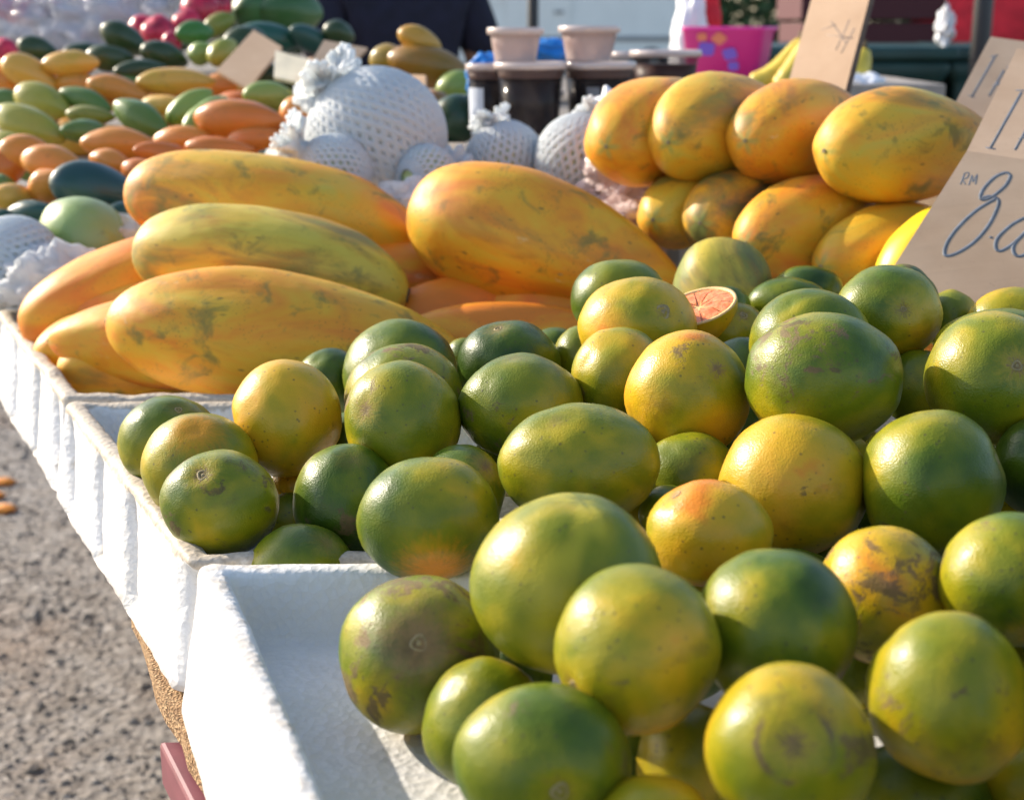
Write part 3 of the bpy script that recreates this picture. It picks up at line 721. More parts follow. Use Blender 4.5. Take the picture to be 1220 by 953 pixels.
# ------------------------------------------------------------------ mangoes on the raised display
GM = 'mangoes laid out on the raised display'
OY = (.66, .34, .05); OO = (.66, .23, .03); OR_ = (.60, .16, .02); GY = (.34, .30, .04); GG = (.11, .18, .035); OL = (.24, .22, .03); DG = (.025, .05, .012); TE = (.015, .06, .045); LG = (.24, .31, .06)
MG = [ # cx, cy, len, wid, image angle (deg, + = right end up), depth, colour, label
 (84,76,70,32,2,2.5,OY,'pale orange mango at the back beside the dark green ones'),
 (38,90,80,40,-25,2.5,OY,'fat yellow-orange mango tilted down to the right at the back left'),
 (5,95,50,45,-20,2.52,OO,'orange mango cut off by the left edge in the back row'),
 (210,98,96,34,0,2.45,OY,'longest pale yellow-orange mango in the back row'),
 (141,108,78,32,-14,2.43,OO,'orange mango left of the longest pale one'),
 (93,101,55,30,-5,2.5,OO,'small orange mango in the middle of the back row'),
 (52,122,70,42,-22,2.38,GY,'olive yellow mango in the second row on the left'),
 (8,119,46,26,-10,2.42,GG,'green mango at the left edge in the second row'),
 (102,120,66,28,-20,2.38,GG,'slim green mango in the second row behind the olive ones'),
 (108,138,60,24,-4,2.33,OL,'thin olive mango in the second row'),
 (169,142,76,38,-30,2.3,GG,'deep green mango with a pale blunt end, tilted down to the right'),
 (193,126,56,26,0,2.38,OY,'yellow-orange mango mostly hidden behind the deep green one'),
 (226,127,66,34,35,2.33,LG,'light green mango tilted up to the right, left of a pair'),
 (245,137,66,32,38,2.28,LG,'light green mango tilted up to the right, right of a pair'),
 (321,115,64,36,-4,2.3,LG,'green mango with a dark spot next to the tilted cardboard'),
 (36,150,92,44,-22,2.26,GY,'large olive mango with an orange cheek on the left'),
 (101,157,60,30,-2,2.25,GG,'green mango in the middle of the third row'),
 (141,172,92,40,-2,2.17,OO,'orange mango with a green back in the third row'),
 (217,166,70,32,6,2.18,OO,'orange mango just left of the big reddish orange one'),
 (285,142,108,46,-2,2.17,OR_,'big reddish orange mango lying on top of the heap'),
 (364,134,62,44,5,2.2,OO,'orange mango with a bright glint beside the foam-wrapped fruit'),
 (350,158,70,40,-15,2.2,OR_,'reddish orange mango in shade beside the foam-wrapped fruit'),
 (197,184,78,28,-8,2.1,OR_,'long orange mango just above the yellow papaya'),
 (131,193,50,30,-14,2.08,OO,'small orange mango above the blue-green papaya'),
 (262,177,84,28,-3,2.1,OR_,'orange mango half hidden behind the topmost papaya'),
 (28,182,64,46,8,2.12,OO,'rounded orange mango in the left corner of the front row'),
 (62,194,72,42,-8,2.06,OO,'broad orange mango in the front row on the left'),
 (10,197,44,44,10,2.12,OR_,'orange mango at the left edge of the front row'),
 (56,220,40,38,30,2.0,OO,'orange mango peeping out left of the blue-green papaya'),
 (18,238,60,38,-8,2.0,OY,'light orange mango low at the left edge'),
 (172,203,54,28,-6,2.04,OR_,'orange mango tucked behind the blue-green papaya'),
 (306,166,72,34,4,2.15,OR_,'dark orange mango under the big reddish one'),
 (322,187,40,18,4,2.1,TE,'small blue-green fruit below the dark orange mango'),
 (38,254,62,30,4,1.95,TE,'small blue-green fruit above the pale green one at left'),
 (2,222,36,30,0,2.05,GG,'green fruit just showing at the left edge'),
 (6,265,44,30,-6,1.95,TE,'dark green fruit at the left edge above the wrapped one'),
 (150,258,50,34,-10,1.9,TE,'dark green fruit right of the pale green rounded one'),
 (14,172,60,30,-10,2.2,GY,'yellow-green mango at the left edge in the third row'),
 (113,226,112,62,-12,1.95,(.015,.055,.055),'large blue-green unripe papaya in front of the orange mangoes'),
 (46,60,54,30,-20,2.7,DG,'dark green fruit on the far left of the back heap'),
 (148,47,64,36,-30,2.72,DG,'dark olive fruit on top of the back heap'),
 (102,64,56,26,4,2.7,DG,'dark green fruit left of the back heap'),
 (196,67,60,34,-18,2.68,DG,'dark green fruit right of the back heap'),
 (132,70,60,32,-5,2.66,(.04,.06,.015),'olive fruit in the middle of the back heap'),
 (168,84,66,26,4,2.6,DG,'dark green fruit low in the back heap'),
 (232,40,46,30,4,2.8,(.05,.17,.02),'bright mid green fruit beside the red packed fruit'),
 (260,30,46,26,30,2.9,OL,'olive fruit above the bright mid green one'),
 (242,64,36,28,10,2.68,LG,'small pale green fruit left of the leaning card'),
 (266,62,38,30,40,2.66,GY,'small yellow-green fruit left of the leaning card'),
 (290,52,56,40,20,2.75,DG,'dark green fruit behind the leaning card'),
 (305,12,60,46,10,3.1,(.045,.13,.03),'round green fruit high at the back, left of a pair'),
 (345,14,80,62,-4,3.1,(.04,.11,.025),'largest round green fruit high at the back'),
 (322,46,84,36,-6,2.9,(.015,.08,.05),'long dark green fruit under the large round one'),
 (372,48,60,30,-28,2.9,(.02,.07,.05),'dark green fruit on the right of the high green pile'),
 (312,92,54,34,10,2.5,DG,'dark green fruit in shade under the leaning card'),
 (404,40,40,30,-20,2.9,DG,'dark fruit with a glint near the seller in navy'),
 (405,104,80,30,-4,2.4,(.5,.26,.02),'mustard fruit between the two cardboard pieces'),
 (350,100,60,30,0,2.5,DG,'dark fruit under the folded cardboard'),
 (512,80,104,50,-14,2.5,(.28,.13,.012),'big mustard brown papaya near the seller in navy'),
 (466,74,50,40,-10,2.52,(.30,.19,.015),'mustard green papaya left of the big mustard brown one'),
 (500,48,56,30,-22,2.5,(.50,.26,.03),'mustard papaya lying on top with a bright glint'),
 (548,104,60,40,14,2.45,LG,'green papaya below the big mustard brown one'),
 (548,142,76,58,4,2.25,(.018,.055,.03),'dark green papaya left of the sauce tubs'),
 (518,128,46,40,0,2.35,(.35,.14,.02),'brown papaya in shade behind the small card'),
 (500,175,80,44,0,2.25,(.015,.05,.03),'dark green papaya low behind the large wrapped fruit'),
 (590,140,34,50,80,2.35,LG,'small pale green fruit just left of the front sauce tub'),
]
for i, (cx, cy, L, w, an, d, col, lab) in enumerate(MG):
    dx, dy = math.cos(R(an)) * L / 2, -math.sin(R(an)) * L / 2; tl = rng.uniform(-.02, .03)
    big = 'papaya' in lab; nm, ct = ('papaya', 'papaya') if big else (('mango', 'mango') if 'mango' in lab.split(',')[0] and 'fruit' not in lab.split(' ')[:4] else ('green_fruit', 'fruit'))
    spindle(nm, at(cx - dx, cy - dy, d - tl), at(cx + dx, cy + dy, d + tl), w * d / F, M['mango'], col, lab, ct, GM if nm == 'mango' else ('greenish fruit heaped behind the mangoes' if nm == 'green_fruit' else None), p=rng.uniform(.78, .95), q=.58, lobes=0, wob=.06, nu=28, nv=22, scar=False, tip=0, bend=rng.uniform(-.05, .05))
for i in range(46):                # the layer that carries them
    px = rng.uniform(-10, 400); py = rng.uniform(75, 235); d = 2.0 + (235 - py) / 160 * .55 + .07
    col = rng.choice([OO, OR_, GG, OY]); p_ = at(px, py + 24, d); a_ = rng.uniform(-.5, .5); v = Vector((math.cos(a_), math.sin(a_), 0)) * .05
    spindle('mango', p_ - v, p_ + v, .05, M['mango'], col, 'mango in the lower layer of the display, under the ones on top', 'mango', GM, p=.9, q=.62, lobes=0, nu=20, nv=14, scar=False, tip=0)
guava = spindle('green_fruit', at(58, 262, 1.87), at(142, 296, 1.80), 88 * 1.83 / F, M['mango'], (.26, .40, .13), 'pale green rounded fruit with faint ridges on white foam at the left', 'fruit', None, p=1.0, q=.52, lobes=.012, scar=False)
guava.color = (.25, .33, .12, 1)

# ------------------------------------------------------------------ foam-net wrapped fruit
def wrapped(c, r, neck, label, flare=1.0, strands=34, inner=(.55, .62, .25), tail=True, squash=1.0):
    Q = frame_z(neck); root = empty('wrapped_fruit', c, label, 'wrapped fruit', 'fruit in white foam net sleeves')
    root.rotation_mode = 'QUATERNION'; root.rotation_quaternion = Q.to_quaternion()
    D, Fc = SPH_LO
    f = mesh_obj('fruit', [Vector((d.x * r * .95, d.y * r * .95, d.z * r * .95 * squash)) for d in D], Fc, M['mango'], root); f.color = (*inner, 1)
    # profile of the sleeve: (z, radius)
    prof = []
    for k in range(25):
        th = math.pi * (1 - .10 - .80 * k / 24); prof.append((r * 1.03 * math.cos(th) * squash, r * 1.03 * math.sin(th) + .001))
    zt = prof[-1][0]; rn = prof[-1][1]
    for k in range(1, 8):
        t = k / 7; prof.append((zt + r * .75 * t * flare, rn * (1 - .35 * math.sin(math.pi * min(t * 1.2, 1))) + r * .42 * t * t * flare))
    V, Fc = [], []; N = len(prof)
    for hand in (1, -1):
        for s in range(strands):
            pts, rads = [], []
            for i, (z, rr) in enumerate(prof):
                t = i / (N - 1); a = 2 * math.pi * s / strands + hand * t * 1.9
                ruff = 1 + (.35 * max(0, t - .78) / .22) * math.sin(a * 4 + s)
                wz = z + (.25 * r * max(0, t - .8) / .2) * math.sin(a * 3 + 1.3)
                pts.append((rr * ruff * math.cos(a) , rr * ruff * math.sin(a), wz)); rads.append(r * (.062 if t < .75 else .06) * (1 + .5 * max(0, noise.noise(Vector((s * .3, t * 3, c.x * 9))))))
            tube(V, Fc, pts, rads, n=6)
    mesh_obj('foam_net', V, Fc, M['net'], root)
    # crumpled gathered end of the sleeve
    V, Fc = [], []; n = 60
    for j in range(10):
        t = j / 9; rr0 = rn * .9 * (1 - .3 * math.sin(math.pi * t)) + r * .55 * t * t * flare; z0 = zt * .93 + r * .85 * t * flare
        for k in range(n):
            a = 2 * math.pi * k / n; w = 1 + (.06 + .16 * t) * math.sin(9 * a + c.x * 20) + .30 * t * noise.noise(Vector((math.cos(a) * 2, math.sin(a) * 2, c.x * 30 + t))); V.append((rr0 * w * math.cos(a), rr0 * w * math.sin(a), z0 + r * .45 * t * noise.noise(Vector((math.cos(a) * 1.7, math.sin(a) * 1.7, c.y * 9)))))
    for j in range(9):
        for k in range(n): Fc.append((j * n + k, j * n + (k + 1) % n, (j + 1) * n + (k + 1) % n, (j + 1) * n + k))
    o = mesh_obj('sleeve_end', V, Fc, M['net'], root); md = o.modifiers.new('s', 'SOLIDIFY'); md.thickness = .002
    return root
wrapped(at(448,165,1.92), 77*1.92/F, AX*-.62+AU*.72+AB*.1, 'large foam-netted fruit with its sleeve crown pointing up left, behind the papayas', .28, 40)
wrapped(at(398,206,1.84), 42*1.84/F, AX*-.85+AU*.5+AB*.2, 'foam-netted fruit low left of the large wrapped one, its sleeve like a wing', .95, 30)
wrapped(at(508,210,1.86), 34*1.86/F, AX*.5+AU*.2-AB*.6, 'small foam-netted fruit low at the right of the large wrapped one', .8, 24)
wrapped(at(602,192,1.95), 44*1.95/F, AX*-.35+AU*.9+AB*.1, 'foam-netted fruit with a small peaked top, behind the central papaya', .3, 30)
wrapped(at(692,190,1.9), 50*1.9/F, AX*.35+AU*.9+AB*.1, 'foam-netted fruit between the sauce tubs and the leftmost stacked papaya', .25, 30)
wrapped(at(18,312,1.78), 50*1.78/F, AX*.5-AU*.2-AB*.6, 'foam-netted pale green fruit at the left edge, beside the crumpled foam', .5, 30)
# crumpled sheets / bags
def crumple(name, c, sx, sy, sz, m, label, cat, amp=.35, seed=0, freq=2.2, hi=True, rotz=0):
    D, Fc = SPH_HI if hi else SPH_LO; V = []
    for d in D:
        k = 1 + amp * noise.noise(d * freq + Vector((seed, 0, 0))) + amp * .6 * abs(noise.noise(d * freq * 2.7 + Vector((0, seed, 3)))) + amp * .25 * noise.noise(d * freq * 7 + Vector((seed, 2, 0)))
        V.append((d.x * sx * k, d.y * sy * k, d.z * sz * k))
    o = mesh_obj(name, V, Fc, m, loc=c, rot=(0, 0, rotz)); return tag(o, label, cat)
crumple('foam_sheet', at(62,338,1.74), 60*1.74/F, .05, 42*1.74/F, M['net'], 'crumpled white foam sheet at the left, above the small orange papaya', 'foam sheet', .4, 3)
crumple('foam_sheet', at(484,240,1.80), 40*1.8/F, .05, 24*1.8/F, M['net'], 'bluish white crumpled foam between the left pile and the central papaya', 'foam sheet', .4, 8)
crumple('foam_sheet', at(135,285,1.85), 40*1.8/F, .05, 28*1.8/F, M['net'], 'bit of white foam sheet behind the pale green rounded fruit', 'foam sheet', .3, 5)
crumple('plastic_bag', at(745,222,1.84), 52*1.84/F, .06, 46*1.84/F, M['film_pink'], 'shiny pinkish plastic bag left of the stacked papayas', 'plastic bag', .45, 6)
crumple('plastic_bag', at(752,268,1.74), 60*1.74/F, .06, 28*1.74/F, M['film_pink'], 'flat pinkish bag under the shiny one beside the lower papayas', 'plastic bag', .35, 7)
crumple('plastic_bag', at(728,142,1.95), 22*1.95/F, .03, 30*1.95/F, M['white'], 'small white bag tip beside the leftmost stacked papaya', 'plastic bag', .4, 9)
for k, (x, y, w, h, d) in enumerate([(30,36,60,36,3.1),(95,30,56,44,3.1),(150,14,40,36,3.2),(60,10,60,24,3.4),(205,14,30,30,3.3)]):
    crumple('clear_bag', at(x, y, d), w*d/F, .09, h*d/F, M['film'], ['clear plastic bag at the far left of the back stall','shiny clear plastic bag above the dark green heap','clear plastic bag behind the dark olive fruit','clear bag glinting in the top left corner','clear bag beside the red packed fruit'][k], 'plastic bag', .5, 20 + k, 3)
# red fruit in packets
RF = [(190,42,22,2.9),(172,36,18,2.92),(240,14,24,3.0),(224,30,18,2.95),(258,8,18,3.05),(12,6,20,3.1),(38,4,18,3.1),(52,-2,18,3.15),(6,62,16,2.8),(205,50,12,2.8)]
RL = ['red fruit above the dark olive fruits','pinkish red fruit left of a similar one over the dark heap','largest red fruit near the top edge','red fruit below the largest red one','red fruit right of the largest red one','red fruit in the top left corner','second red fruit from the top left corner','third red fruit from the top left corner, at the edge','red fruit at the left edge over the mangoes','smallest red fruit beside the bright green one']
for (x, y, r_, d), lb in zip(RF, RL):
    o = crumple('red_fruit', at(x, y, d), r_*d/F, r_*d/F, r_*d/F, M['redfruit'], lb, 'red fruit', .12, x, 1.5, False); o['group'] = 'red fruit in clear packets'
crumple('blue_packet', at(580,96,2.3), 24*2.3/F, .03, 30*2.3/F, M['blue'], 'blue printed packet left of the sauce tubs', 'packet', .25, 4)
crumple('blue_packet', at(655,62,2.5), 34*2.5/F, .03, 14*2.5/F, M['blue'], 'blue packet between the two small sauce cups', 'packet', .25, 5)

# ------------------------------------------------------------------ sauce tubs and cups
def tub(px, ytop, ybot, wt, wb, d, label, kind='dark'):
    top = at(px, ytop, d); bot = at(px, ybot, d); h = top.z - bot.z; rt = wt / 2 * d / F; rb = wb / 2 * d / F
    root = empty('sauce_tub', (top.x, top.y, bot.z), label, 'plastic tub', 'plastic tubs of sauce')
    lp = .16 * h
    lathe('cup', [(.0005, .001), (rb, .0), (rb * 1.01, .004), (rt * .93, h - lp), (rt * .97, h - lp), (rt * .97, h - .006)], M['cup_pink' if kind == 'pink' else 'cup'], root)
    lathe('lid', [(rt, h - .010), (rt * 1.03, h - .010), (rt * 1.03, h - .002), (rt, h), (rt * .93, h), (rt * .90, h - .004), (.0005, h - .004)], M['lid'], root)
    if kind == 'dark':
        hs = h * .78
        lathe('sauce', [(.0005, .003), (rb * .96, .003), (rb * .96 + (rt * .93 - rb) * .78, hs), (.0005, hs)], M['sauce'], root)
        lathe('froth', [(rb * .96 + (rt * .93 - rb) * .78, hs + .0005), (rt * .93, h * .90), (.0005, h * .90)], froth, root)
    elif kind == 'pink':
        lathe('sauce', [(.0005, .003), (rb * .95, .003), (rt * .90, h * .8), (.0005, h * .8)], simple_pink, root)
    else:
        lathe('sauce', [(.0005, .003), (rb * .95, .003), (rt * .90, h * .7), (.0005, h * .7)], M['sauce_top'], root)
    return root, rt, rb, h
froth = simple('froth', (.34, .20, .17), .4)
simple_pink = simple('pale_brown_sauce', (.52, .38, .35), .4)
def add_label(root, rb, rt, h, a0, a1, z0=.1, z1=.66):
    V, Fc = [], []; n = 12
    for j in range(2):
        f = (z0, z1)[j]; r_ = (rb * 1.01 + (rt * .93 - rb * 1.01) * f) * 1.006
        for k in range(n + 1): a = R(a0 + (a1 - a0) * k / n); V.append((r_ * math.cos(a), r_ * math.sin(a), h * f))
    for k in range(n): Fc.append((k, k + 1, n + 2 + k, n + 1 + k))
    mesh_obj('label', V, Fc, M['label'], root)
r1, a_, b_, c_ = tub(586,76,160,62,54,2.18,'sauce tub with a white label, mostly hidden behind the front left dark tub'); add_label(r1, b_, a_, c_, 195, 250)
tub(632,74,162,86,66,2.08,'large tub of dark sauce at the front left')
r2, a_, b_, c_ = tub(714,74,160,86,68,2.12,'large tub of dark sauce at the front right, with a pale label stripe'); add_label(r2, b_, a_, c_, 245, 268)
tub(614,33,74,66,50,2.08,'small pinkish cup stacked on the front left dark tub','pink')
tub(702,31,73,72,54,2.12,'small pinkish cup stacked on the front right dark tub','pink')
tub(793,60,118,84,66,2.3,'wide brown sauce tub right of the stacked cups','brown')
tub(752,62,118,50,42,2.45,'brown sauce tub behind the wide one','brown')
tub(630,164,205,84,66,2.08,'brown tub underneath the front left dark tub','brown')

# ------------------------------------------------------------------ cardboard
def plane_basis(q):
    o = q[0]; u = (q[1] - q[0]).normalized(); n = u.cross(q[3] - q[0]).normalized(); v = n.cross(u); q[2] = q[2] - n * (q[2] - o).dot(n); return o, u, v, n
def panel(name, q, th, parent, m=None, edge=None, corr=False):
    o, u, v, n = plane_basis(q); C = sum(q, Vector()) / 4
    if n.dot(CAM - C) < 0: n = -n
    NX, NY = 14, 14; V, Fc, fm = [], [], []
    sd = Vector((C.x * 13, C.y * 7, 0))
    for s in (0, 1):
        for j in range(NY + 1):
            for i in range(NX + 1):
                a, b = i / NX, j / NY; p = q[0].lerp(q[1], a).lerp(q[3].lerp(q[2], a), b)
                p = p + n * 0.0 - n * (th * s); V.append(p - C)
    K = (NX + 1) * (NY + 1)
    for j in range(NY):
        for i in range(NX):
            a = j * (NX + 1) + i; Fc.append((a, a + 1, a + NX + 2, a + NX + 1)); Fc.append((K + a, K + a + NX + 1, K + a + NX + 2, K + a + 1)); fm += [0, 0]
    for i in range(NX): Fc.append((i, K + i, K + i + 1, i + 1)); a = NY * (NX + 1) + i; Fc.append((a, a + 1, K + a + 1, K + a)); fm += [1, 1]
    for j in range(NY): a = j * (NX + 1); Fc.append((a, a + NX + 1, K + a + NX + 1, K + a)); a += NX; Fc.append((a, K + a, K + a + NX + 1, a + NX + 1)); fm += [1, 1]
    ob = mesh_obj(name, V, Fc, None, smooth=False, mats=[m or M['card'], edge or M['card']], fm=fm)
    if parent is None: ob.location = C
    else: ob.parent = parent; ob.location = C - parent.location
    return ob, n, C
def strokes(name, parent, q, lines, w, m, lift=.0001):
    """each line is a list of photo points laid on the card's own plane"""
    o, u, v, n = plane_basis(q); 
    if n.dot(CAM - o) < 0: n = -n
    V, Fc = [], []
    for ln in lines:
        pts = []
        L = ln
        if len(ln) > 2:                      # smooth it
            L = []
            for i in range(len(ln) - 1):
                p0 = ln[max(i - 1, 0)]; p1 = ln[i]; p2 = ln[i + 1]; p3 = ln[min(i + 2, len(ln) - 1)]
                for k in range(6):
                    t = k / 6; L.append(tuple(.5 * (2 * p1[c] + (p2[c] - p0[c]) * t + (2 * p0[c] - 5 * p1[c] + 4 * p2[c] - p3[c]) * t * t + (3 * p1[c] - p0[c] - 3 * p2[c] + p3[c]) * t ** 3) for c in (0, 1)))
            L.append(ln[-1])
        for x, y in L:
            ray = at(x, y, 1) - CAM; t = (o - CAM).dot(n) / ray.dot(n); pts.append(CAM + ray * t + n * lift - parent.location)
        tube(V, Fc, pts, w, n=6, flat=n)
    return mesh_obj(name, V, Fc, m, parent)
# big price card (two folded panels)
lo = [at(1066,330,1.30), at(1300,398,1.24), at(1330,205,1.36), at(1152,180,1.40)]
# bottom reaches down behind the oranges
lo[0] = at(1052,338,1.30)
_o, _u, _v, _n = plane_basis(lo)
up_ = [at(1152,180,1.40), lo[2].copy(), at(1350,66,1.56), at(1212,58,1.60)]
root = empty('price_card', lo[0], 'large folded cardboard price card reading RM 8.00 in grey handwriting', 'price card')
panel('lower_panel', lo, .004, root); 
panel('upper_panel', up_, .004, root)
strokes('price', root, lo, [
  [(1203,208),(1197,206),(1184,212),(1171,226),(1168,236),(1173,238),(1184,233),(1197,222),(1203,212),(1203,208)],
  [(1170,236),(1180,234),(1189,238),(1188,248),(1178,268),(1163,286),(1145,299),(1129,305),(1125,300),(1130,286),(1144,268),(1164,250),(1188,236)],
  [(1180,284),(1181,282)],
  [(1220,260),(1205,268),(1189,283),(1186,295),(1192,299),(1206,291),(1222,276),(1232,264),(1228,258),(1218,261)],
  [(1244,262),(1228,272),(1209,290),(1208,302),(1217,305),(1234,294),(1248,278),(1254,266),(1244,262)],
 ], .0021, M['ink'])
strokes('currency', root, lo, [[(1144,220),(1149,207)],[(1148,207),(1154,206),(1152,212),(1147,214),(1150,220)],[(1154,221),(1158,209),(1159,217),(1164,208),(1162,220)]], .0007, M['ink'])
strokes('heading', root, up_, [[(1180,176),(1217,110)],[(1174,176),(1186,178)],[(1210,108),(1226,108)],[(1209,179),(1232,138)],[(1222,180),(1246,140)],[(1214,166),(1236,160)]], .0016, M['ink'])
# card behind it
q2 = [at(1128,142,1.70), at(1260,180,1.66), at(1300,52,1.84), at(1180,44,1.86)]
r2 = empty('price_card', q2[0], 'cardboard sign standing behind the RM 8.00 card, with a few dark pen strokes', 'price card')
panel('board', q2, .004, r2)
strokes('writing', r2, q2, [[(1157,116),(1185,68)],[(1153,114),(1161,116)],[(1180,68),(1189,66)],[(1178,115),(1196,84)],[(1188,112),(1206,80)],[(1183,103),(1200,96)],[(1212,78),(1200,82),(1207,76),(1216,70)]], .0014, M['ink'])
# tall tag between the papayas
q3 = [at(934,118,1.92), at(1002,128,1.86), at(1040,-14,1.98), at(972,-20,2.04)]
r3 = empty('price_card', q3[0], 'narrow cardboard tag with a dark corrugated edge, standing behind the stacked papayas', 'price card')
panel('board', q3, .016, r3, edge=M['card_edge'])
strokes('writing', r3, q3, [[(990,26),(1000,40),(1008,52)],[(996,60),(1012,24)],[(984,42),(1016,46)],[(978,36),(996,30)],[(1002,64),(1018,34)]], .0012, simple('faded_ink', (.30, .22, .17), .8))
# small far pieces of card
def card_piece(q, label, m=None):
    C = sum(q, Vector()) / 4
    ob, n, c = panel('cardboard_piece', q, .006, None, m=m, edge=m); return tag(ob, label, 'cardboard', 'pieces of card among the far fruit')
card_piece([at(258,84,2.45), at(296,106,2.40), at(336,56,2.5), at(302,36,2.55)], 'brown card tilted up to the right among the green fruit, leftmost of the cards')
card_piece([at(352,106,2.30), at(392,104,2.32), at(438,58,2.45), at(386,48,2.45)], 'brown card leaning right, between the white box flap and the mustard papayas')
card_piece([at(326,92,2.36), at(362,100,2.34), at(372,66,2.38), at(328,60,2.42)], 'cream white card flap in front of the brown leaning card', simple('cream_card', (.80, .68, .48), .7, var=.15, scale=25))
card_piece([at(352,128,2.24), at(372,138,2.2), at(400,90,2.3), at(366,84,2.32)], 'brown card strip running down behind the large wrapped fruit')
card_piece([at(466,130,2.20), at(507,134,2.16), at(507,90,2.2), at(465,88,2.24)], 'small upright tan card behind the large wrapped fruit')
card_piece([at(440,112,2.24), at(462,118,2.22), at(462,100,2.24), at(444,80,2.28)], 'pointed tan card left of the small upright one')
card_piece([at(528,208,1.98), at(552,206,1.98), at(552,172,2.02), at(530,170,2.02)], 'tiny pale card between the two wrapped fruits', simple('pale_card', (.78, .62, .45), .7))

# ------------------------------------------------------------------ stall table, display steps
def prism(name, poly, z0, z1, m, parent=None, org=Vector((0, 0, 0)), bev=.003):
    n = len(poly); V = [Vector((x, y, z0)) - org for x, y in poly] + [Vector((x, y, z1)) - org for x, y in poly]
    Fc = [tuple(reversed(range(n))), tuple(range(n, 2 * n))] + [(i, (i + 1) % n, n + (i + 1) % n, n + i) for i in range(n)]
    o = mesh_obj(name, V, Fc, m, parent, smooth=False)
    if bev: md = o.modifiers.new('b', 'BEVEL'); md.width = bev; md.segments = 2
    return o
def edge_at(y): return -.253 - (y - .925) * (.4845 if y < .925 else .38)
t = empty('stall_table', (0, 1.5, 0), 'long stall table with a crumbly brown board top and maroon rail, under the foam boxes', 'table'); org = Vector((0, 1.5, 0))
# board with a ragged edge
poly = []
for k in range(120):
    y = 4.1 - k * (4.1 - .25) / 119; poly.append((edge_at(y) + .004 * noise.noise(Vector((y * 40, 0, 0))) + .003 * noise.noise(Vector((y * 130, 1, 0))), y))
poly += [(1.5, .25), (1.5, 4.1)]
prism('table_top', poly, TB - .020, TB - .001, M['cork'], t, org, bev=0)
rp = [(edge_at(.88) - .010, .88), (edge_at(.25) - .010, .25), (edge_at(.25) + .03, .25), (edge_at(.88) + .03, .88)]
prism('rail', rp, TB - .058, TB - .024, M['maroon'], t, org)
for x, y in ((-.10, .75), (1.35, .45), (-.85, 3.4), (1.35, 3.8), (.6, 2.0)):
    prism('leg', [(x - .02, y - .02), (x + .02, y - .02), (x + .02, y + .02), (x - .02, y + .02)], 0, TB - .021, M['maroon'], t, org)
def step(y0, y1, z0, z1, x0, x1, label):
    c = Vector(((x0 + x1) / 2, (y0 + y1) / 2, z0)); r = empty('display_step', c, label, 'display stand')
    prism('top_board', [(x0, y0), (x1, y0), (x1, y1), (x0, y1)], z1 - .012, z1, M['wood'], r, c)
    for x, y in ((x0 + .03, y0 + .03), (x1 - .03, y0 + .03), (x1 - .03, y1 - .03), (x0 + .03, y1 - .03)):
        prism('leg', [(x - .012, y - .012), (x + .012, y - .012), (x + .012, y + .012), (x - .012, y + .012)], z0, z1 - .0125, M['wood'], r, c)
step(1.93, 2.35, TB, 1.02, -1.05, -.1, 'low wooden display step under the nearest mangoes')
step(2.36, 2.75, TB, 1.09, -1.15, -.1, 'middle wooden display step under the mango rows')
step(2.76, 3.6, TB, 1.18, -1.35, .1, 'high wooden display step under the green fruit at the back')
step(1.85, 2.32, TB, 1.045, -.08, .5, 'wooden display step under the sauce tubs')
step(2.34, 2.7, TB, 1.10, -.05, .3, 'wooden display step under the mustard papayas')
foam_box([(-1.02, 2.36), (-.67, 1.80), (-.10, 1.80), (-.14, 1.915), (-.70, 1.925)][:4] if False else [(-.75, 1.92), (-.68, 1.80), (-.05, 1.80), (-.06, 1.92)], TB, 1.02, .99, 'low white foam tray under the wrapped fruit behind the papayas', M['foam_dirty'], th=.016, rc=.015, seed=7)

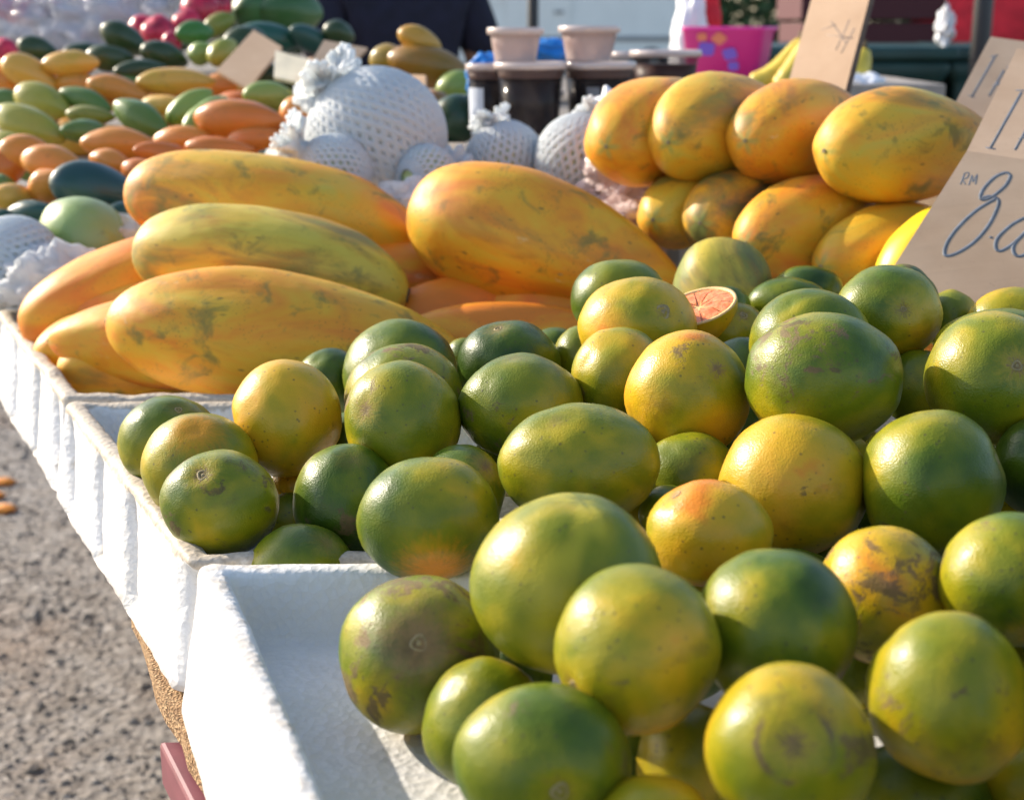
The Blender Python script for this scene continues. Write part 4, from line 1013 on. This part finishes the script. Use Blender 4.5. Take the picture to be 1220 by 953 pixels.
# ------------------------------------------------------------------ second stall table with basket and bananas
t2z = at(900, 98, 3.0).z
r = empty('back_table', (.75, 3.2, 0), 'grey weathered plank table in the back holding the pink basket and bananas', 'table'); og = Vector((.75, 3.2, 0))
prism('plank', [(.15, 2.95), (.88, 2.95), (.88, 3.45), (.15, 3.45)], t2z - .03, t2z, M['wood'], r, og)
for x, y in ((.2, 3.0), (.83, 3.0), (.83, 3.4), (.2, 3.4)): prism('leg', [(x - .02, y - .02), (x + .02, y - .02), (x + .02, y + .02), (x - .02, y + .02)], 0, t2z - .031, M['wood'], r, og)
def basket():
    c = at(866, 92, 3.12); c.z = t2z + .001; r = empty('basket', c, 'bright pink plastic basket with a purple and orange flower print', 'basket', rz=R(-24))
    V, Fc = [], []; w0, w1, d0, d1, h = .078, .092, .055, .066, .112; th = .003
    def ring(w, d, z): 
        out = []
        for k in range(40):
            a = 2 * math.pi * k / 40; cx = math.copysign(abs(math.cos(a)) ** .35, math.cos(a)); sy = math.copysign(abs(math.sin(a)) ** .35, math.sin(a)); out.append((w * cx, d * sy, z))
        return out
    rings = [ring(w0 * .05, d0 * .05, 0), ring(w0, d0, 0), ring(w1, d1, h - .01), ring(w1 + .006, d1 + .006, h - .008), ring(w1 + .006, d1 + .006, h), ring(w1 - th, d1 - th, h), ring(w0 - th, d0 - th, th), ring(w0 * .05, d0 * .05, th)]
    for q in rings: V += q
    for j in range(len(rings) - 1):
        for k in range(40): Fc.append((j * 40 + k, j * 40 + (k + 1) % 40, (j + 1) * 40 + (k + 1) % 40, (j + 1) * 40 + k))
    mesh_obj('shell', V, Fc, M['pink'], r)
    for (px, pz, s, mm) in ((-.03, .065, .015, 'purple'), (.022, .055, .013, 'purple'), (-.002, .087, .012, 'orange_print'), (-.04, .09, .009, 'orange_print'), (.03, .03, .01, 'purple')):
        Vp, Fp = [], []; n = 40
        for k in range(n): a = 2 * math.pi * k / n; rr = s * (1 + .10 * math.cos(4 * a + px * 90)); z = pz + rr * math.sin(a); Vp.append((px + rr * 1.3 * math.cos(a), -(d0 + (d1 - d0) * z / .102) - .0012, z))
        mesh_obj('flower_print', Vp, [tuple(range(n))], M[mm], r, smooth=False)
basket()
def banana(px0, py0, px1, py1, d, bend, label):
    a = at(px0, py0, d); b = at(px1, py1, d); pts, rr = [], []; n = 16; mid = AU * -bend
    for k in range(n + 1):
        t = k / n; pts.append(a.lerp(b, t) + mid * math.sin(math.pi * t)); rr.append(.028 * max(.18, math.sin(math.pi * (t * .86 + .08)) ** .45))
    c = (a + b) / 2; V, Fc = [], []; tube(V, Fc, [p - c for p in pts], rr, n=8); o = mesh_obj('banana', V, Fc, M['banana'], loc=c); tag(o, label, 'banana', 'bananas on the back table')
    V, Fc = [], []; tube(V, Fc, [pts[-1] - c, pts[-1] - c + AU * .02], .006, 6); mesh_obj('stalk', V, Fc, M['scar_dark'], o)
banana(893,97,955,50,2.84,.030,'curved banana with its tip pointing left beside the pink basket')
banana(922,102,964,46,2.80,.028,'banana in front of the left one, half behind the tall cardboard tag')
banana(1008,100,1030,60,3.0,.02,'short banana end showing right of the tall cardboard tag')
crumple('plastic_bag', at(1030,104,2.96), 24*2.96/F, .04, 14*2.96/F, M['white'], 'small white bag on the plank right of the tall cardboard tag', 'plastic bag', .4, 11)
crumple('plastic_bag', at(822,50,3.3), 22*3.3/F, .05, 62*3.3/F, M['white'], 'tall white plastic bag hanging behind the pink basket', 'plastic bag', .35, 12, 1.6)
crumple('red_packet', at(846,18,3.32), 12*3.3/F, .02, 26*3.3/F, M['red_cloth'], 'red packet beside the tall white bag', 'packet', .3, 13, 1.5)

# ------------------------------------------------------------------ bins, boards, poles
def bin_(x, y, label, s=1.0):
    r = empty('wheeled_bin', (x, y, 0), label, 'bin', 'dark green bins in the back'); 
    V, Fc = [], []
    prof = [(.24, .22, .06), (.32, .31, 1.14), (.34, .33, 1.16), (.34, .33, 1.20)]
    for w, d, z in prof:
        for dx, dy in ((-1, -1), (1, -1), (1, 1), (-1, 1)): V.append((dx * w, dy * d, z))
    for j in range(3):
        for k in range(4): Fc.append((j * 4 + k, j * 4 + (k + 1) % 4, (j + 1) * 4 + (k + 1) % 4, (j + 1) * 4 + k))
    Fc += [(3, 2, 1, 0), (12, 13, 14, 15)]
    o = mesh_obj('body', V, Fc, M['teal_bin'], r, smooth=False); md = o.modifiers.new('b', 'BEVEL'); md.width = .02; md.segments = 2
    boxes('lid', [((0, 0, 1.222), (.72, .70, .04)), ((0, .36, 1.22), (.5, .05, .05))], M['teal_bin'], r, bev=.012)
    boxes('handle', [((0, -.355, 1.12), (.5, .03, .03))], M['teal_bin'], r, bev=.01)
    for sx in (-1, 1):
        w = lathe('wheel', [(.001, -.025), (.09, -.025), (.10, -.01), (.10, .01), (.09, .025), (.001, .025)], M['black'], r, loc=(sx * .26, .2, .10), rot=(0, R(90), 0), n=24)
bin_(.93, 4.55, 'dark green wheeled bin behind the bananas, left of two')
bin_(1.62, 4.6, 'dark green wheeled bin right of two, beside the person in red')
b_ = boxes('crate_stack', [((0, 0, .33), (.6, .5, .64)), ((0, 0, .99), (.58, .48, .64)), ((0, 0, 1.5), (.6, .5, .36))], M['maroon_board'], None, (1.35, 5.6, 0)); tag(b_, 'stack of dark maroon crates behind the green bins', 'crate stack')
def pole(px, d, rr, label):
    p = at(px, 20, d); r = empty('tent_pole', (p.x, p.y, 0), label, 'pole', 'dark upright poles')
    lathe('shaft', [(.001, 0.02), (rr, .02), (rr, 2.6), (.001, 2.6)], M['black_paint'], r, n=20); boxes('foot', [((0, 0, .01), (.16, .16, .02))], M['black_paint'], r)
pole(635, 4.6, .018, 'thin dark pole in front of the white van'); pole(1171, 3.9, .026, 'thick black pole in front of the person in red')

# van
def van():
    c = Vector((.9, 26, 0)); r = empty('van', c, 'white van parked in the back with a slatted front grille', 'van')
    V, Fc = [], []
    # side profile in x, extruded in y
    prof = [(-2.15, .35), (-2.2, .95), (-1.95, 1.12), (-1.45, 1.25), (-1.0, 1.95), (-.7, 2.05), (2.2, 2.05), (2.3, 1.9), (2.3, .35)]
    n = len(prof)
    for y in (-.85, .85):
        for x, z in prof: V.append((x, y * (1 - .10 * max(0, (z - 1.2))), z))
    Fc = [tuple(range(n)), tuple(reversed(range(n, 2 * n)))] + [(i, n + i, n + (i + 1) % n, (i + 1) % n) for i in range(n)]
    o = mesh_obj('body', V, Fc, M['white_paint'], r, smooth=False); md = o.modifiers.new('b', 'BEVEL'); md.width = .05; md.segments = 3
    V = [(-.95, -.86, 1.30), (.15, -.86, 1.30), (.15, -.79, 1.88), (-.75, -.79, 1.88)]; mesh_obj('window', V, [(0, 1, 2, 3)], M['glass'], r, smooth=False)
    boxes('window', [((1.15, -.835, 1.6), (1.5, .02, .5))], M['glass'], r)
    boxes('side_moulding', [((.2, -.86, .78), (3.9, .03, .06))], M['grey_trim'], r)
    boxes('bumper', [((-2.1, 0, .5), (.25, 1.75, .25))], M['grey_trim'], r)
    boxes('door', [((-.45, -.857, .98), (1.1, .02, .62))], M['white_paint'], r)
    boxes('door_handle', [((-.1, -.88, 1.1), (.16, .03, .04))], M['grey_trim'], r)
    for x in (-1.4, 1.5):
        for y in (-.8, .8):
            w = lathe('wheel', [(.001, -.1), (.2, -.1), (.22, -.11), (.33, -.1), (.34, 0), (.33, .1), (.2, .1), (.001, .1)], M['black'], r, loc=(x, y, .34), rot=(R(90), 0, 0), n=32)
            lathe('rim', [(.001, 0), (.19, 0), (.2, .02)], M['white_paint'], w, loc=(0, 0, .112 if y < 0 else -.112), n=24)
    r.scale = (1, 1, 1.38)
    return r
van()
# ------------------------------------------------------------------ people
def skin_mesh(name, joints, edges, m, parent, sub=2):
    me = bpy.data.meshes.new(name); me.from_pydata([j[0] for j in joints], edges, [])
    o = bpy.data.objects.new(name + '_rig', me); COL.objects.link(o); md = o.modifiers.new('skin', 'SKIN'); md.use_smooth_shade = True
    for i, j in enumerate(joints):
        v = me.skin_vertices[0].data[i]; v.radius = j[1] if isinstance(j[1], tuple) else (j[1], j[1]); v.use_root = (i == 0)
    sb = o.modifiers.new('sub', 'SUBSURF'); sb.levels = sub; sb.render_levels = sub
    dg = bpy.context.evaluated_depsgraph_get(); dg.update(); m2 = bpy.data.meshes.new_from_object(o.evaluated_get(dg)); m2.name = name
    bpy.data.objects.remove(o); m2.materials.clear(); m2.materials.append(m); m2.polygons.foreach_set('use_smooth', [True] * len(m2.polygons))
    o = bpy.data.objects.new(name, m2); COL.objects.link(o); o.parent = parent; return o
def person(x, y, rz, label, shirt, pants, h=1.65, lean=0.0, arm=(.30, -.30, 1.0), hem=.90):
    r = empty('person', (x, y, 0), label, 'person', rz=rz); s = h / 1.7
    def J(x, y, z, rr): return ((x * s, y * s - lean * max(0, z - .9), z * s), rr if isinstance(rr, tuple) else rr * s)
    B = [J(0, 0, .95, (.15, .11)), J(0, 0, 1.15, (.13, .10)), J(0, 0, 1.36, (.15, .11)), J(0, 0, 1.46, .055), J(0, -.02, 1.54, .06), J(0, -.03, 1.62, .085), J(0, -.01, 1.68, .06)]
    E = [(0, 1), (1, 2), (2, 3), (3, 4), (4, 5), (5, 6)]
    for sx in (-1, 1):
        k = len(B); B += [J(sx * .17, 0, 1.38, .055), J(sx * (.17 + arm[0] * .35), arm[1] * .2, 1.12, .042), J(sx * (.16 + arm[0] * .1), arm[1], arm[2], .030), J(sx * (.15 + arm[0] * .1), arm[1] * 1.25, arm[2] - .03, (.018, .035)), J(sx * .14, arm[1] * 1.5, arm[2] - .05, (.012, .03))]
        E += [(2, k), (k, k + 1), (k + 1, k + 2), (k + 2, k + 3), (k + 3, k + 4)]
        k = len(B); B += [J(sx * .10, 0, .85, .085), J(sx * .11, -.02, .48, .055), J(sx * .11, 0, .10, .038), J(sx * .12, -.05, .03, .035), J(sx * .13, -.17, .03, .028)]
        E += [(0, k), (k, k + 1), (k + 1, k + 2), (k + 2, k + 3), (k + 3, k + 4)]
    skin_mesh('body', B, E, M['skin'], r)
    S = [J(0, 0, hem, (.175, .135)), J(0, 0, 1.16, (.165, .13)), J(0, 0, 1.36, (.18, .13)), J(0, 0, 1.43, .075)]; ES = [(0, 1), (1, 2), (2, 3)]
    for sx in (-1, 1): k = len(S); S += [J(sx * .18, 0, 1.38, .075), J(sx * (.18 + arm[0] * .3), arm[1] * .15, 1.18, .062)]; ES += [(2, k), (k, k + 1)]
    skin_mesh('shirt', S, ES, shirt, r)
    T = [J(0, 0, hem + .02, (.155, .12))]; ET = []
    for sx in (-1, 1): k = len(T); T += [J(sx * .10, 0, .80, .10), J(sx * .11, -.02, .48, .075), J(sx * .11, 0, .12, .058)]; ET += [(0, k), (k, k + 1), (k + 1, k + 2)]
    skin_mesh('trousers', T, ET, pants, r)
    skin_mesh('hair', [J(0, .0, 1.60, .09), J(0, -.005, 1.69, .085)], [(0, 1)], M['hair'], r)
    for sx in (-1, 1): boxes('shoe', [((sx * .125 * s, -.08 * s - lean * 0, .035), (.10, .27, .07))], M['black'], r, bev=.025)
    # face
    hd = Vector((0, -.03 - lean * .72, 1.62)) * s
    for sx in (-1, 1): mesh_obj('eye', [Vector(d) * .012 + Vector((sx * .032, hd.y - .080, hd.z + .005)) for d in SPH_LO[0]], SPH_LO[1], M['black'], r)
    mesh_obj('nose', [Vector((d.x * .014, d.y * .02, d.z * .024)) + Vector((0, hd.y - .088, hd.z - .02)) for d in SPH_LO[0]], SPH_LO[1], M['skin'], r)
    mesh_obj('mouth', [Vector((d.x * .026, d.y * .01, d.z * .006)) + Vector((0, hd.y - .078, hd.z - .055)) for d in SPH_LO[0]], SPH_LO[1], M['maroon'], r)
    return r
pn = at(476, 20, 3.9); person(pn.x, pn.y, R(20), 'person in a dark navy shirt standing behind the far fruit', M['navy'], M['dark_cloth'], 1.72, 0.0, (.2, -.28, 1.15))
pr = at(1176, 30, 5.2); person(pr.x, pr.y, R(-25), 'person in a red shirt and black trousers behind the thick black pole', M['red_cloth'], M['dark_cloth'], 1.78, 0, (.1, -.16, 1.12), hem=1.06)
crumple('plastic_bag', at(1126,34,4.1), 8*4.1/F, .03, 20*4.1/F, M['white'], 'narrow white bag hanging left of the person in red', 'plastic bag', .9, 15, 2.2)

# ------------------------------------------------------------------ ground and surroundings
gr = mesh_obj('ground', [(-400, -100, 0), (400, -100, 0), (400, 800, 0), (-400, 800, 0)], [(0, 1, 2, 3)], M['gravel'], smooth=False); gr['kind'] = 'structure'
V, Fc = [], []; ic = [Vector(v) for v in ((0,0,1),(.9,0,.4),(.28,.85,.4),(-.72,.52,.4),(-.72,-.52,.4),(.28,-.85,.4),(.72,.52,-.4),(-.28,.85,-.4),(-.9,0,-.4),(-.28,-.85,-.4),(.72,-.52,-.4),(0,0,-1))]
icf = [(0,1,2),(0,2,3),(0,3,4),(0,4,5),(0,5,1),(1,6,2),(2,7,3),(3,8,4),(4,9,5),(5,10,1),(6,7,2),(7,8,3),(8,9,4),(9,10,5),(10,6,1),(11,7,6),(11,8,7),(11,9,8),(11,10,9),(11,6,10)]
sr = random.Random(3)
for k in range(9000):
    y = sr.uniform(1.2, 6.0); x = -(.05 + .36 * y) + sr.uniform(-.05, .9); s = sr.uniform(.0025, .0055) * (1 + (sr.random() ** 6) * 1.6); b0 = len(V); sx, sy, sz = s * sr.uniform(.7, 1.3), s * sr.uniform(.7, 1.3), s * sr.uniform(.4, .8); a = sr.uniform(0, 6.3)
    for v in ic:
        j = 1 + sr.uniform(-.2, .2); X, Y = v.x * sx * j, v.y * sy * j; V.append((x + X * math.cos(a) - Y * math.sin(a), y + X * math.sin(a) + Y * math.cos(a), v.z * sz * j + sz * .4))
    Fc += [tuple(b0 + q for q in f) for f in icf]
st = mesh_obj('gravel', V, Fc, M['stone'], smooth=False); st['kind'] = 'stuff'
for (px, py, s), lb in zip([(4,574,.030),(3,606,.034),(-8,590,.03)], ['fallen orange peel on the gravel, upper of two at the left edge','fallen orange peel on the gravel, lower of two at the left edge','fallen orange peel on the gravel just outside the left edge']):
    p = atz(px, py, .008); crumple('fallen_peel', p, s, s * .8, .009, M['peel'], lb, 'orange peel', .4, px, 2, False)
# hedge and low wall far behind, closes the view from other positions
def hedge():
    r = random.Random(2); V, Fc = [], []
    for k in range(26000):
        x = r.uniform(-26, 30); top = 3.6 + 1.2 * noise.noise(Vector((x * .35, 0, 0))) + .5 * noise.noise(Vector((x * 1.3, 4, 0))); z = r.uniform(.1, 1) ** .8 * top; y = 42 + r.uniform(-1.1, 1.1) + .8 * noise.noise(Vector((x * .6, z, 0)))
        s = r.uniform(.12, .28); d = Vector((r.uniform(-1, 1), r.uniform(-1, 1), r.uniform(-1, 1))).normalized(); e = d.orthogonal().normalized(); f = d.cross(e); c = Vector((x, y, z)); b0 = len(V)
        V += [c + e * s, c + f * s * .5, c - e * s, c - f * s * .5]; Fc.append((b0, b0 + 1, b0 + 2, b0 + 3))
    o = mesh_obj('hedge', V, Fc, M['leafgreen'], smooth=False); o['kind'] = 'stuff'
hedge()

# ------------------------------------------------------------------ camera, light
cd = bpy.data.cameras.new('camera'); cam = bpy.data.objects.new('camera', cd); COL.objects.link(cam); sc.camera = cam
cam.location = CAM; cam.rotation_euler = (math.pi / 2 - PITCH, 0, 0); cd.sensor_width = 36; cd.lens = F / 1220 * 36; cd.clip_start = .02; cd.clip_end = 2000
cd.dof.use_dof = True; cd.dof.focus_distance = 1.03; cd.dof.aperture_fstop = 7.8
SD = Vector((-.74, .45, .41)).normalized(); el = math.asin(SD.z)
ld = bpy.data.lights.new('sun', 'SUN'); ld.energy = 3.8; ld.angle = R(.6); ld.color = (1, .90, .74)
lo_ = bpy.data.objects.new('sun', ld); COL.objects.link(lo_); lo_.rotation_euler = SD.to_track_quat('Z', 'Y').to_euler()
w = bpy.data.worlds.new('World'); sc.world = w; w.use_nodes = True; nt = w.node_tree; bg = nt.nodes['Background']
sky = nt.nodes.new('ShaderNodeTexSky'); sky.sky_type = 'NISHITA'; sky.sun_disc = False; sky.sun_elevation = el; sky.sun_rotation = math.atan2(SD.x, SD.y); sky.dust_density = 1.5
nt.links.new(sky.outputs[0], bg.inputs[0]); bg.inputs[1].default_value = .15
vs = sc.view_settings; vs.view_transform = 'Standard'; vs.look = 'None'; vs.exposure = .96; vs.gamma = 1
sc.render.resolution_x = 1024; sc.render.resolution_y = 799
sc.cycles.max_bounces = 8; sc.cycles.transparent_max_bounces = 16
